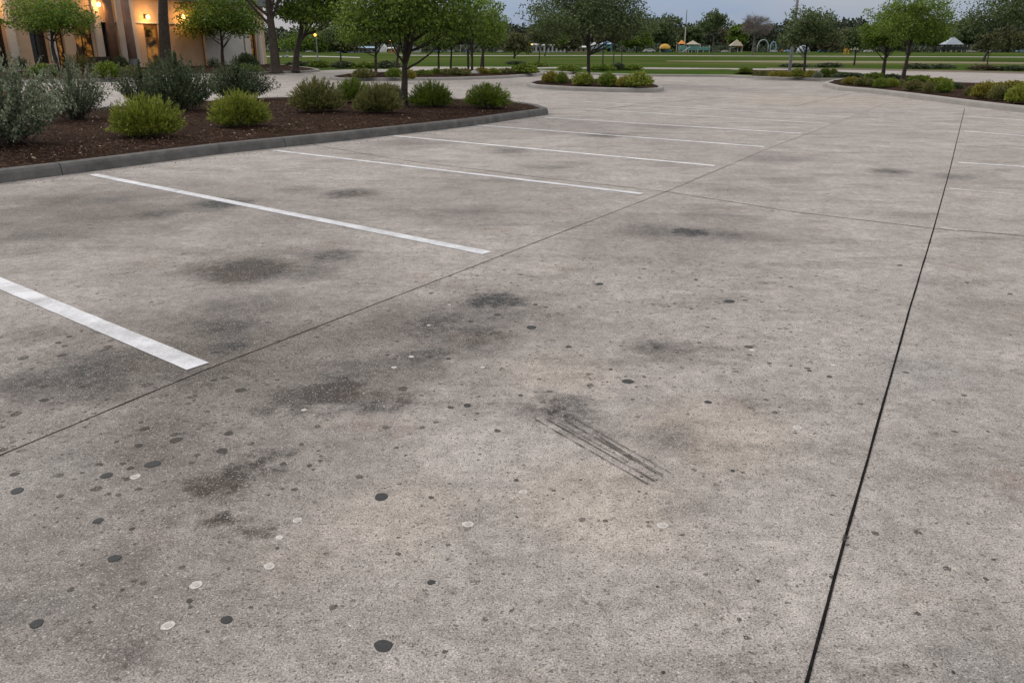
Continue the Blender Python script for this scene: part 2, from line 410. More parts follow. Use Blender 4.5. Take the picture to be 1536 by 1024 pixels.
sdir = Vector((math.sin(SUN_AZ) * math.cos(SUN_EL), math.cos(SUN_AZ) * math.cos(SUN_EL), math.sin(SUN_EL)))
so.rotation_euler = sdir.to_track_quat('Z', 'Y').to_euler(); so.location = (-20, 20, 30)
scene.view_settings.view_transform = 'Standard'; scene.view_settings.look = 'None'
scene.view_settings.exposure = 0.0; scene.view_settings.gamma = 1
scene.view_settings.use_curve_mapping = False

# ---------------------------------------------------------------- ground
g = MB(); S = 2600
g.quad((-S, -200, -.012), (S, -200, -.012), (S, S, -.012), (-S, S, -.012))
tag(g.build('ground', M['grass']), kind='structure')

def sheet(name, pts, z, mat, parent=None, structure=True):
    b = MB(); b.poly([(p[0], p[1], z) for p in pts]); o = b.build(name, mat, parent)
    # triangulated fill keeps concave outlines right
    import bmesh
    bm = bmesh.new(); bm.from_mesh(o.data); bmesh.ops.triangulate(bm, faces=bm.faces[:]); bmesh.ops.recalc_face_normals(bm, faces=bm.faces[:])
    for f in bm.faces:
        if f.normal.z < 0: f.normal_flip()
    bm.to_mesh(o.data); bm.free()
    if structure and parent is None: tag(o, kind='structure')
    return o
def gp(lst, z=0.0): return [G(x, y, z) for x, y in lst]

LOT = [(-60, -6), (60, -6)] + [tuple(p)[:2] for p in gp([(2600, 180), (2100, 112.0), (1536, 111), (1420, 108.2), (1300, 105.6), (1160, 103.2), (960, 101.3), (700, 100.5), (610, 100.2), (590, 104), (520, 104.6), (478, 106), (400, 104), (-400, 118), (-1600, 170)])]
lot = sheet('parking_lot', LOT, 0.0, M['concrete'])

def strip(name, pts, width, mat, z, parent, jitter=0.0, seed=0, step=.25, wvar=0.0):
    rnd = random.Random(seed); b = MB(); P0 = [Vector((p[0], p[1])) for p in pts]
    fine = []
    for i in range(len(P0)-1):
        n = max(1, int((P0[i+1]-P0[i]).length / step)) if (jitter or wvar) else 1
        for k in range(n): fine.append(P0[i].lerp(P0[i+1], k/n))
    fine.append(P0[-1]); prev = None
    for i, p in enumerate(fine):
        d = (fine[min(i+1, len(fine)-1)] - fine[max(i-1, 0)]).normalized(); nrm = Vector((-d.y, d.x))
        q = p + nrm * (mnoise.noise(Vector((p.x*1.3, p.y*1.3, seed)))*jitter + rnd.uniform(-1, 1)*jitter*.25)
        wd = width/2 * (1 + rnd.uniform(-wvar, wvar))
        cur = (Vector((q.x-nrm.x*wd, q.y-nrm.y*wd, z)), Vector((q.x+nrm.x*wd, q.y+nrm.y*wd, z)))
        if prev: b.quad(prev[0], cur[0], cur[1], prev[1])
        prev = cur
    return b.build(name, mat, parent)
def ext(a, b, t_): return b + (b-a) * t_

# painted stall lines
LINES = [((-330, 287), (297, 550), .125, 'paint'), ((139, 262), (731, 380), .115, 'paint'), ((412, 226), (963, 291), .10, 'paint'), ((590, 204), (1072, 249), .10, 'paint_thin'),
 ((715, 188), (1146, 220.5), .10, 'paint_thin'), ((817, 176.5), (1202, 200.5), .10, 'paint_thin'), ((880, 164), (1243, 186), .075, 'paint_thin'), ((872, 152.5), (1275, 176), .075, 'paint_thin'),
 ((905, 139.5), (1100, 145.5), .10, 'paint_faded'), ((1040, 143.8), (1190, 148.5), .11, 'paint_faded'),
 ((1424, 283), (1520, 292), .06, 'paint_faded'), ((1438, 244), (1560, 252), .08, 'paint_thin'), ((1443, 217), (1560, 225), .07, 'paint_faded'), ((1446, 197), (1600, 209), .09, 'paint_thin'),
 ((1447, 186), (1600, 196), .07, 'paint_faded'), ((1450, 175), (1600, 185), .09, 'paint_thin'), ((1413, 342), (1437, 346), .05, 'paint_faded')]
for a, b, wd, mt in LINES:
    A, B = G(*a), G(*b)
    if a[0] == -330:
        A1, B1 = G(0, 425), G(297, 550); B = B1; A = ext(B1, A1, 1.3)
    strip('painted_line', [A, B], wd, M[mt], .004, lot, wvar=.035, step=.12, seed=int(wd*1000)+a[0])
# joints
strip('expansion_joint', [G(1190, 1100), G(1210, 1024), G(1267, 812), G(1318, 630), G(1365, 462), G(1400, 345), G(1424, 258), G(1447, 163)], (.0100), M['sealant'], .0025, lot, .0016, 3, .12, .14)
strip('expansion_joint', [ext(G(313, 553), G(0, 683), .4), G(0, 683), G(313, 553), G(748, 385), G(1000, 287.5), G(1155, 222), G(1275, 177), G(1330, 155)], (.0066), M['sealant'], .0025, lot, .003, 4, .12, .2)
strip('expansion_joint', [G(395, 204), G(600, 240), G(800, 265), G(1000, 288), G(1200, 319), G(1400, 343), G(1536, 354), G(1700, 366)], .011, M['sealant_fine'], .0022, lot, .02, 5, .15, .3)
strip('expansion_joint', [G(880, 167), G(960, 157), G(1040, 150), G(1090, 147)], .03, M['sealant_fine'], .0022, lot, .05, 6, .3, .3)
strip('expansion_joint', [G(1190, 160), G(1275, 141), G(1300, 138.5)], .02, M['sealant_fine'], .0022, lot, .03, 7, .3, .3)
# blob of sealant on the right joint
b = MB(); rnd = random.Random(4)
for k in range(5):
    c = G(1269 + rnd.uniform(-3, 3), 812 + rnd.uniform(-9, 9)); b.dome((c.x, c.y, 0.002), rnd.uniform(.004,.009), rnd.uniform(.004,.009), .006, 8, 3)
b.build('sealant_blob', M['gum_mid'], lot, True)
# skid marks
for k, (a, c, wd) in enumerate([((802,629),(972,727),.0065), ((820,629),(982,722),.0085), ((846,630),(994,716),.0085), ((862,628),(1006,710),.005), ((900,657),(994,713),.007), ((836,634),(940,692),.004)]):
    strip('skid_mark', [G(*a), G(*c)], wd, M['rubber'], .0035 + .0002*k, lot, .003, 20+k, .06, .35)
# gum and drip spots
DARK = [(575,968,27,1),(572,745,21,1),(647,873,12,1),(647,746,10,.6),(340,929,18,1),(55,935,20,1),(172,837,19,1),(147,781,15,1),(198,793,10,.6),(160,713,17,1),(229,696,22,1),(208,668,14,.7),
 (264,660,22,.8),(261,652,15,.4),(217,643,17,.8),(343,650,16,.7),(333,676,20,.7),(361,585,19,.7),(26,736,19,1),(22,711,15,.8),(90,713,15,.4),(196,702,13,.6),(148,696,13,.5),(215,874,15,.5),(202,871,11,.4),
 (284,901,12,.6),(24,621,21,.5),(66,600,16,.6),(296,682,13,.5),(452,666,11,.5),(311,617,12,.5),(676,611,12,.8),(701,608,12,1),(746,646,12,.6),(539,715,17,.5),(604,583,21,.4),(942,572,17,.9),(899,426,13,.9),
 (797,491,16,.9),(803,457,9,.8),(853,520,11,.8),(984,521,11,.7),(916,554,8,.8),(1094,452,17,.9),(1044,420,8,.8),(1214,556,9,.8),(1244,565,10,.8),(1062,603,11,.9),(1099,706,7,.9),(908,781,11,.5),(873,779,15,.4),
 (774,720,9,.6),(885,578,16,.4),(1154,545,8,.7),(1186,549,6,.7),(92,533,14,.6),(97,519,13,.5),(104,505,10,.6),(162,520,18,.5),(88,514,11,.6),(35,537,22,.5),(66,580,18,.5),(123,580,10,.6),(321,570,11,.6),(338,567,15,.4),(178,742,13,.5),
 (90,744,14,.5),(288,694,12,.5),(464,698,10,.6),(470,704,9,.5),(644,535,15,.5),(673,538,9,.7),(592,538,11,.5),(746,472,12,.6),(706,482,10,.6),(1350,398,10,.8),(1450,424,8,.7),(1515,441,9,.7),(775,775,5,.8),(416,822,7,.7),(1430,1008,6,.9),(995,1008,6,.9)]
PALE = [(702,786,17),(785,738,13),(994,788,17),(294,877,19),(404,849,17),(252,938,20),(203,715,15),(446,780,14),(419,806,12),(1196,641,14),(1128,525,9),(1138,552,6),(591,551,8),(617,535,8),(724,551,7),(456,615,8),(1250,548,7),(643,488,6),(674,457,5)]
def disc(px, py, wpx, mat, name, seed, thick=.0022, ring=False):
    rnd = random.Random(seed); c = G(px, py); r = (G(px+wpx/2, py)-c).length; N = 30; b = MB()
    wa, wb2, ea = rnd.uniform(.01, .045), rnd.uniform(.005, .03), rnd.uniform(0, 6.28); rad = [r*(1+rnd.uniform(-.025, .025)+wa*math.sin(3*2*math.pi*i/N+seed)+wb2*math.sin(5*2*math.pi*i/N+2*seed)+.07*math.cos(2*(2*math.pi*i/N-ea))) for i in range(N)]; zt = .0012+thick
    def rg(k, z): return [(c.x+rad[i]*k*math.cos(2*math.pi*i/N), c.y+rad[i]*k*math.sin(2*math.pi*i/N), z) for i in range(N)]
    o_, m_ = rg(1, .0009), rg(.9, zt)
    for i in range(N):
        j = (i+1) % N; b.quad(o_[i], o_[j], m_[j], m_[i])
    b.poly(m_ if not ring else rg(.9, zt))
    return b.build(name, mat, lot)
for i, (px, py, wp, s_) in enumerate(DARK):
    disc(px, py, wp * (1 if s_ >= .9 else .85 if s_ > .55 else .75), M['gum_dark'] if s_ >= .9 else (M['gum_mid'] if s_ > .55 else M['gum_brown']), 'dark_spot', i, .001)
for i, (px, py, wp) in enumerate(PALE):
    disc(px, py, wp, M['gum_pale'], 'pale_spot', 300+i, .0008)
    if wp > 12: disc(px, py, wp*.55, M['gum_pale_in'], 'pale_spot', 340+i, .0022)

# ---------------------------------------------------------------- kerbed islands
def resample(poly, step):
    out = []
    n = len(poly)
    for i in range(n):
        a, b = Vector(poly[i][:2]), Vector(poly[(i+1) % n][:2]); k = max(1, int((b-a).length/step))
        for j in range(k): out.append(a.lerp(b, j/k))
    return out
def rounded(poly, r, k=5):
    out = []; n = len(poly)
    for i in range(n):
        p0, p1, p2 = Vector(poly[i-1][:2]), Vector(poly[i][:2]), Vector(poly[(i+1) % n][:2])
        d0, d1 = p0-p1, p2-p1; rr = min(r, d0.length*.45, d1.length*.45)
        a, c = p1+d0.normalized()*rr, p1+d1.normalized()*rr
        for j in range(k+1):
            t_ = j/k; out.append(a.lerp(p1, t_).lerp(p1.lerp(c, t_), t_))
    return out
def inset(poly, d):
    n = len(poly); out = []; area = sum(poly[i].x*poly[(i+1) % n].y-poly[(i+1) % n].x*poly[i].y for i in range(n)); sg = 1 if area > 0 else -1
    for i in range(n):
        t1 = (poly[i]-poly[i-1]); t2 = (poly[(i+1) % n]-poly[i])
        if t1.length < 1e-6: t1 = t2
        if t2.length < 1e-6: t2 = t1
        tt = (t1.normalized()+t2.normalized())
        if tt.length < 1e-6: tt = t1
        tt.normalize(); out.append(poly[i]+Vector((-tt.y, tt.x))*sg*d)
    return out
def island(name, poly, label, cat, fill_mat, fill_name, kerb_mat, kh=.14, kw=.16, rnd_=.8, mound=.06, grid=.35, gaps=True, group=None):
    base = rounded(poly, rnd_)
    cen = sum(base, Vector((0, 0)))/len(base)
    root = thing(name, (cen.x, cen.y, 0), label, cat, group)
    root.update_tag()
    prof = [(0, .001), (.012, kh*.7), (.03, kh*.93), (.055, kh), (kw-.03, kh), (kw, kh*.93), (kw, .02)]
    ring = resample(base, .6)
    rings = [inset(ring, p[0]) for p in prof]; b = MB(); n = len(ring); L = 0
    for i in range(n):
        j = (i+1) % n; seg = (ring[j]-ring[i]).length; L += seg
        s0 = 0.0
        if gaps and L > 3.6 and seg > .05: L = 0; s0 = .009/seg
        for k in range(len(prof)-1):
            A, B = rings[k][i].lerp(rings[k][j], s0), rings[k][j]; C, D = rings[k+1][j], rings[k+1][i].lerp(rings[k+1][j], s0)
            b.quad((A.x-cen.x, A.y-cen.y, prof[k][1]), (B.x-cen.x, B.y-cen.y, prof[k][1]), (C.x-cen.x, C.y-cen.y, prof[k+1][1]), (D.x-cen.x, D.y-cen.y, prof[k+1][1]))
    ko = b.build('kerb', kerb_mat, root)
    # dark core seen through the joint gaps + fill surface
    import bmesh
    bm = bmesh.new(); inn = inset(base, kw*.8)
    vs = [bm.verts.new((p.x-cen.x, p.y-cen.y, kh-.025)) for p in inn]
    f = bm.faces.new(vs); bmesh.ops.triangulate(bm, faces=[f])
    xs = [p.x for p in inn]; ys = [p.y for p in inn]
    for ax, lo, hi in ((0, min(xs), max(xs)), (1, min(ys), max(ys))):
        q = lo+grid
        while q < hi:
            co = (q-cen.x, 0, 0) if ax == 0 else (0, q-cen.y, 0)
            bmesh.ops.bisect_plane(bm, geom=bm.verts[:]+bm.edges[:]+bm.faces[:], plane_co=co, plane_no=(1,0,0) if ax == 0 else (0,1,0)); q += grid
    bmesh.ops.recalc_face_normals(bm, faces=bm.faces[:])
    for f in bm.faces:
        if f.normal.z < 0: f.normal_flip()
    for v in bm.verts:
        if not v.is_boundary:
            p = Vector((v.co.x+cen.x, v.co.y+cen.y, 0))
            d = min((Vector((p.x, p.y))-q).length for q in inn[::2])
            v.co.z += mound*min(1, d/1.5) + .025*mnoise.noise(p*1.7)
    me = bpy.data.meshes.new(fill_name); bm.to_mesh(me); bm.free(); me.shade_smooth()
    link(fill_name, me, fill_mat, root)
    return root

ISL_MAIN = gp([(-420, 330), (0, 275), (133, 258), (333, 231), (512, 212), (700, 190.5), (800, 175.5), (826, 172), (806, 165), (760, 158.5), (690, 156), (560, 152), (407, 153.5), (165, 169), (-100, 188), (-420, 215)])
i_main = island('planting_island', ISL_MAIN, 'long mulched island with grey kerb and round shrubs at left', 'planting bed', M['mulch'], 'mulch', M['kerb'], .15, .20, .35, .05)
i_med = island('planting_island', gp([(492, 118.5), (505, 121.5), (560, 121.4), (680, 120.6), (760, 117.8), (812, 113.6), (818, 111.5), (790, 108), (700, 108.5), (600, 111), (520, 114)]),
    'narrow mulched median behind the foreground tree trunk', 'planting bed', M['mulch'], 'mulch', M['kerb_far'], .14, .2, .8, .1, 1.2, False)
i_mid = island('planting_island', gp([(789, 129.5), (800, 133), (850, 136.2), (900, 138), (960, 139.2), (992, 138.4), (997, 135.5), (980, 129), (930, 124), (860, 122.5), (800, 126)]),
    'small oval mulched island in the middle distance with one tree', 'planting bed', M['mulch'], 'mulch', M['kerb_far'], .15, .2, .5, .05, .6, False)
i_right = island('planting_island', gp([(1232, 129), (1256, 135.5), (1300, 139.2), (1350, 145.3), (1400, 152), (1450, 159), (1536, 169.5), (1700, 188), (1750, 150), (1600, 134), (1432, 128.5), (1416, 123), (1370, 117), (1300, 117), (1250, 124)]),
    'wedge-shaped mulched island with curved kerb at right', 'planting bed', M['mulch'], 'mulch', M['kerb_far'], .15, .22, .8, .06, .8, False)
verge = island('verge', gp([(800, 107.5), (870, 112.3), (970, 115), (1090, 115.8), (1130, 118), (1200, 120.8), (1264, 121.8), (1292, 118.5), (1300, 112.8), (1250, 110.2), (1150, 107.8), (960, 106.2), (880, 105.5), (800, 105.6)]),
    'grass and shrub verge between the parking lot and far road', 'verge', M['grass'], 'grass', M['kerb_far'], .12, .2, .8, .05, 2.5, False)
vm = sheet('mulch', [(p.x-verge.location.x, p.y-verge.location.y) for p in gp([(1098, 114.6), (1130, 116.2), (1200, 118.8), (1262, 119.8), (1280, 117.6), (1240, 112.5), (1180, 111), (1120, 111)], .0)], .215, M['mulch'], verge)
b_left = island('planting_bed', gp([(-700, 140), (-200, 128.5), (60, 125), (175, 122.5), (270, 116.5), (380, 112.2), (460, 109.6), (482, 107.6), (470, 105), (430, 100), (380, 97), (200, 99), (-700, 118)]),
    'mulched planting bed along the lit building', 'planting bed', M['mulch'], 'mulch', M['kerb_far'], .14, .22, 1.0, .05, 1.5, False)
# dry strips, far paths
sheet('footpath', gp([(595, 82.6), (740, 83.4), (960, 83.2), (1040, 83.6), (1270, 84.4), (1536, 85.6), (1900, 87), (1900, 88), (1536, 86.4), (1270, 85.2), (1040, 84.4), (960, 84.0), (740, 84.2), (595, 83.6)]), -.002, M['road'])
sheet('footpath', gp([(380, 84.4), (480, 84.2), (540, 86), (540, 87.2), (480, 85.4), (380, 85.6)]), -.002, M['road'])
sheet('dry_grass_strip', gp([(1000, 91.3), (1160, 91), (1300, 91.6), (1420, 92.4), (1600, 94), (1600, 96.6), (1420, 95.2), (1300, 94.8), (1200, 94.6), (1000, 92.3)]), -.004, M['dry_grass'])
sheet('dirt_strip', gp([(1150, 101.6), (1300, 103.3), (1420, 105.7), (1536, 108.2), (1900, 112), (1900, 114), (1536, 110.9), (1420, 108.1), (1300, 105.5), (1150, 103.0)]), .002, M['dirt'])

# loose bark chips on the near mulch
rng = np.random.default_rng(5); N = 9000
cx = np.array([[*G(x, y)][:2] for x, y in zip(rng.uniform(-60, 800, N), rng.uniform(150, 262, N))])
poly = [Vector(p[:2]) for p in inset(rounded(ISL_MAIN, .35), .24)]
def inside(p, poly):
    r_ = False; j = len(poly)-1
    for i in range(len(poly)):
        if (poly[i].y > p[1]) != (poly[j].y > p[1]) and p[0] < (poly[j].x-poly[i].x)*(p[1]-poly[i].y)/(poly[j].y-poly[i].y)+poly[i].x: r_ = not r_
        j = i
    return r_
msk = np.array([inside(p, poly) for p in cx]); cx = cx[msk]; n = len(cx)
c3 = np.column_stack([cx, np.full(n, .19) + rng.uniform(-.01, .012, n)])
d = rng.normal(size=(n, 3)); d[:, 2] *= .3
chip = leaf_mat('bark_chips', (.03,.018,.014), (.075,.045,.034), (.15,.09,.065), (.42,.33,.26), .05, 0.0, .9)
tag(np_mesh('bark_chips', leaf_verts(c3, d, rng.uniform(.02, .06, n), rng.uniform(.012, .025, n), rng), n, chip), 'loose brown bark chips scattered over the island mulch', 'bark chips', kind='stuff')

fr = [G(x, y + 2.5) for x, y in [(-60, 283), (0, 276), (133, 259.5), (333, 232.5), (512, 213.5), (700, 192), (800, 177)]]
pp = []
for a_, b_ in zip(fr[:-1], fr[1:]):
    for k in range(int((b_-a_).length*26)):
        q = a_.lerp(b_, rng.uniform()); off_ = abs(rng.normal(0, .10)); pp.append((q.x+off_*.8, q.y-off_*.8, .006))
pp = np.array(pp); n = len(pp); d = rng.normal(size=(n, 3)); d[:, 2] *= .1
tag(np_mesh('kerb_litter', leaf_verts(pp, d, rng.uniform(.008, .035, n), rng.uniform(.004, .012, n), rng), n, chip), 'fine bark crumbs spilled in the gutter along the grey kerb', 'litter', kind='stuff')

# ---------------------------------------------------------------- shrubs
def shrub_arrays(rng, nsh, nlf, spread, leafL, leafW, start=.3, up=.0, asp=1.0, jitter=.5, wob=.18):
    """unit shrub: radius 1, height 1; shoots fan out from the base"""
    th = rng.uniform(0, 2*np.pi, nsh); u = rng.uniform(0, 1, nsh)
    el = np.arcsin(np.clip(u*1.12-.10+up*.3, -.12, 1))
    dirs = np.column_stack([np.cos(el)*np.cos(th), np.cos(el)*np.sin(th), np.sin(el)])
    lump = 1 + wob*np.sin(3*th+rng.uniform(0, 6))*np.cos(el) + wob*.7*np.sin(5*th+4*el+rng.uniform(0, 6)) + rng.normal(0, .09, nsh)
    # tips on a dome centred a little above the ground
    ctr = np.array([0, 0, .30]); tips = ctr + dirs*lump[:, None]*np.array([1, 1, .70])
    tips[:, 2] = np.maximum(tips[:, 2], .04)
    roots = np.column_stack([rng.normal(0, spread, nsh), rng.normal(0, spread, nsh), np.full(nsh, -.02)])
    s = rng.uniform(start, 1, (nsh, nlf)) ** .8
    mid = roots*.4 + tips*.55; mid[:, 2] *= (.85 if up == 0 else .8)
    S_ = s[..., None]
    pts = (1-S_)**2*roots[:, None] + 2*S_*(1-S_)*mid[:, None] + S_**2*tips[:, None]
    tan = 2*(1-S_)*(mid-roots)[:, None] + 2*S_*(tips-mid)[:, None]
    tan = tan/np.maximum(np.linalg.norm(tan, axis=2, keepdims=True), 1e-6)
    d = tan + rng.normal(0, jitter, pts.shape)
    pts = pts + rng.normal(0, .015, pts.shape)
    c = pts.reshape(-1, 3); d = d.reshape(-1, 3); n = len(c)
    v = leaf_verts(c, d, rng.uniform(.6, 1.2, n)*leafL, rng.uniform(.7, 1.2, n)*leafW, rng)
    v[:, 2] = np.maximum(v[:, 2], .0)
    tip = np.clip((s.reshape(-1)-.72)/.28, 0, 1)*rng.uniform(.2, 1, n)
    return v, n, tip, (roots, mid, tips)
def stem_mb(paths, k, r):
    b = MB(); roots, mid, tips = paths
    for i in range(0, min(k, len(roots))):
        a, m_, c = Vector(roots[i]), Vector(mid[i]), Vector(tips[i])
        pts = [((1-s)**2*a+2*s*(1-s)*m_+s*s*c) for s in (0, .3, .6, .93)]
        b.tube(pts, [r, r*.8, r*.55, r*.25], 4, False)
    return b
SPECS = {   # nsh, nlf, spread, leafL, leafW, start, up, jitter, wob, stems
 'ball':   (520, 34, .13, .120, .021, .35, 0, .30, .06, 40),
 'airy':   (190, 46, .10, .070, .024, .30, .6, .60, .16, 110),
 'silver': (330, 60, .22, .050, .030, .25, .5, .85, .14, 60),
 'mound':  (420, 16, .30, .16, .07, .35, 0, .55, .10, 10),
 'cover':  (300, 12, .60, .22, .12, .30, .2, .7, .16, 6)}
SH = {}
for k, (nsh, nlf, sp, lL, lW, st_, up_, ji, wb, ns) in SPECS.items():
    SH[k] = []
    for var in range(4 if k in ('ball', 'mound') else 3):
        rg = np.random.default_rng(100+var*7+len(k))
        SH[k].append((shrub_arrays(rg, nsh, nlf, sp, lL, lW, st_, up_, 1, ji, wb), ns))
shrub_cache = {}; counter = [0]
def shrub(x0, x1, yt, yb, kind, mat, label, z=.15, group=None, near=True, cat='shrub', depth=.55, name=None, zs=None):
    counter[0] += 1; i = counter[0]
    cxp = (x0+x1)/2; B = G(cxp, yb, z); sc = (P(x1, yb, B.y)-P(x0, yb, B.y)).length/2
    Y = B.y + sc*depth; Bc = Vector((B.x*Y/B.y, Y, z)); rx = sc*Y/B.y
    hgt = P(cxp, yt, Y).z - z
    variants = SH[kind]; (v, n, tip, paths), ns = variants[i % len(variants)]
    nm = name or ('round_shrub' if kind in ('ball', 'mound') else 'hedge' if kind == 'cover' else 'loose_shrub')
    if not near:
        key = (kind, i % len(variants), mat, 'solo')
        if key not in shrub_cache:
            o = np_mesh(nm, v, n, M[mat], None, tip); shrub_cache[key] = o.data
        else: o = link(nm, shrub_cache[key], None)
        ry = min(rx, max(hgt*1.1, rx*.6)) if kind == 'cover' else rx
        o.location = Bc; o.scale = (rx, ry, hgt); o.rotation_euler = (0, 0, (i*1.3) % 6.28 if kind != 'cover' else (0 if i % 2 else math.pi))
        return tag(o, label, cat, group)
    root = thing(nm, Bc, label, cat, group)
    key = (kind, i % len(variants), mat)
    if key not in shrub_cache:
        fo = np_mesh('foliage', v, n, M[mat], root, tip); sb = stem_mb(paths, ns, .010 if near else .02)
        so_ = sb.build('stems', M['bark'], root); shrub_cache[key] = (fo.data, so_.data)
    else:
        fo = link('foliage', shrub_cache[key][0], None, root); so_ = link('stems', shrub_cache[key][1], None, root)
    hz = hgt / 1.0
    ry = min(rx, max(hz*1.1, rx*.6)) if kind == 'cover' else rx
    for o in (fo, so_):
        o.scale = (rx*(.92 if kind == 'ball' else .97), ry*(.92 if kind == 'ball' else .97), hz*(.93 if kind == 'ball' else 1)); o.rotation_euler = (0, 0, 0)
    fo.rotation_euler = so_.rotation_euler = (0, 0, (i*1.3) % 6.28 if abs(rx-ry) < 1e-6 else 0)
    return root

gi = 'shrubs in the long mulched island'
shrub(-75, 100, 85, 226, 'silver', 'lf_silver', 'largest silvery green shrub cut by the left edge of the photo', group=gi)
shrub(62, 172, 96, 184, 'airy', 'lf_silver', 'airy grey-green shrub with bare stems right of the big silvery one', group=gi)
shrub(172, 277, 142, 210, 'ball', 'lf_ball', 'nearest round yellow-green shrub with orange tips near the front kerb', group=gi)
shrub(175, 262, 98, 164, 'airy', 'lf_dark', 'dark feathery shrub just behind the nearest yellow-green ball', group=gi)
shrub(222, 325, 86, 170, 'silver', 'lf_dark', 'tall dark bushy shrub between the two yellow-green balls', group=gi)
shrub(312, 410, 93, 152, 'silver', 'lf_dark', 'wide dark shrub directly behind the second yellow-green ball', group=gi)
shrub(318, 408, 136, 194, 'ball', 'lf_ball', 'second round yellow-green shrub from the left with a small orange sprig', group=gi)
shrub(436, 516, 118, 171, 'ball', 'lf_ball2', 'olive spiky round shrub left of the rear green one, alone by open mulch', group=gi)
shrub(502, 560, 117, 156, 'ball', 'lf_ball3', 'darker green shrub half hidden between two olive spiky shrubs', group=gi)
shrub(532, 604, 125, 173, 'ball', 'lf_ball2', 'olive spiky round shrub just left of the foreground tree trunk', group=gi)
shrub(560, 606, 124, 152, 'ball', 'lf_ball2', 'small pale shrub behind the olive one against the tree trunk', group=gi)
shrub(613, 681, 122, 163, 'ball', 'lf_ball3', 'fresh green round shrub just right of the foreground tree trunk', group=gi)
shrub(694, 767, 125, 164, 'ball', 'lf_ball3', 'lone green round shrub at the pointed right end of the long island', group=gi)
gm = 'low shrubs on the narrow median'
for a in [(529,562,104,117,'mound','lf_ball2','grey-green mound at the left end of the narrow median'),(579,604,103,117,'mound','lf_ball3','green mound left of the foreground trunk on the narrow median'),
          (603,624,105,120,'mound','lf_yel','yellowish mound just right of the foreground trunk on the median'),(622,648,106,114,'cover','lf_ball3','low flat green cover on the median beside the yellowish mound'),
          (645,664,103,113,'mound','lf_ball3','small green mound at the foot of the first thin median tree'),(664,704,103,114,'cover','lf_ball2','broad low green shrub between the thin median trees'),
          (711,732,102,112,'mound','lf_yel','yellow-green mound beside the pale rock on the median'),(730,750,103,112,'mound','lf_ball','olive mound right of the pale rock on the median'),
          (748,772,103,111,'cover','lf_ball2','dull olive cover near the right end of the narrow median'),(768,806,98,111,'cover','lf_ball3','dense green cover closing the right end of the narrow median')]:
    shrub(*a, group=gm, near=False)
gc = 'shrubs on the small oval island'
for a in [(814,838,108,125,'mound','lf_yel','golden green shrub at the left end of the small oval island'),(834,852,110,126,'mound','lf_ball3','dark green shrub second from left on the small oval island'),
          (860,891,110,129,'mound','lf_ball','olive round shrub at the foot of the oval island tree'),(898,925,110,130,'mound','lf_ball3','dark green round shrub right of the tree on the oval island'),
          (924,950,115,131,'mound','lf_yel','small yellow shrub tucked left of the biggest one on the oval island'),(938,978,110,132,'mound','lf_ball','biggest bright green shrub at the right end of the oval island')]:
    shrub(*a, group=gc, near=False)
gv = 'low plants along the far verge'
for a in [(838,872,98,108,'cover','lf_ball3','olive hedge plant left of the oval island tree beyond the lane'),(886,922,98,107,'cover','lf_ball3','green hedge plant right of the oval island tree beyond the lane'),
          (918,938,95,106,'mound','lf_dark','dark little bush among the three saplings'),(934,962,98,106,'cover','lf_ball3','green hedge plant right of the three saplings'),
          (1108,1128,101,111,'mound','lf_ball3','lone dark green bush at the left tip of the verge mulch'),(1130,1158,107,115,'cover','lf_ball2','first low olive plant after the lone bush on the verge'),
          (1155,1185,107,116,'cover','lf_yel','yellowish low plant left of the grey light pole foot'),(1184,1206,104,116,'mound','lf_ball','green mound between the light pole and the leaning verge tree'),
          (1207,1226,106,117,'mound','lf_yel','golden mound just right of the leaning verge tree'),(1219,1233,109,118,'mound','lf_silver','small pale green ball at the front of the verge mulch'),
          (1229,1246,103,115,'mound','lf_ball3','round dark green bush beside the pale rock on the verge'),(1243,1255,104,114,'mound','lf_ball3','rightmost round green bush on the verge mulch'),
          (1250,1300,110,118,'cover','lf_dark','low dark hedge trailing off behind the tip of the right island')]:
    shrub(*a, group=gv, near=False)
gr = 'golden and green shrubs on the right island'
for a in [(1265,1290,116,127,'mound','lf_yel','leftmost yellow-green shrub at the tip of the right island'),(1281,1304,117,129.5,'mound','lf_ball2','second shrub from the tip of the right island, olive topped'),
          (1297,1313,119,130,'mound','lf_ball2','small third shrub from the tip of the right island'),(1310,1330,118,132,'mound','lf_ball3','green fourth shrub in the front row of the right island'),
          (1325,1346,118,131.5,'mound','lf_ball','yellow-green fifth shrub in the front row of the right island'),(1340,1357,120,130,'mound','lf_ball2','dull olive shrub ending the front row before the mulch gap'),
          (1296,1326,110,120,'cover','lf_ball3','green hedge behind the front row left of the first leaning tree'),(1322,1352,112,120,'cover','lf_dark','dark hedge between the two leaning trees of the right island'),
          (1356,1383,121,137,'mound','lf_ball2','golden olive shrub standing alone right of the second leaning tree'),(1383,1399,124,140,'mound','lf_ball2','small upright olive shrub between two larger ones'),
          (1404,1428,122,140,'mound','lf_ball3','green shrub left of the dark one near the lane corner'),(1422,1442,125,135,'mound','lf_dark','dark green low shrub at the corner of the pale lane'),
          (1362,1396,114,124,'cover','lf_ball3','spreading green cover behind the lone golden olive shrub'),(1392,1426,117,126,'cover','lf_ball','yellow-green cover reaching towards the pale lane'),
          (1446,1462,131,144,'mound','lf_ball2','tiny faded shrub left of the big golden one'),(1459,1494,124,149,'mound','lf_yel','big golden yellow shrub near the right edge'),
          (1484,1512,129,152,'mound','lf_ball2','brownish olive shrub between the golden and bright ones'),(1509,1545,130,156,'mound','lf_ball','bright yellow-green shrub cut by the right edge of the photo'),
          (1490,1552,123,138,'cover','lf_yel','golden cover behind the bright shrub at the right edge')]:
    shrub(*a, group=gr, near=False)
gb = 'bushes in the bed along the building'
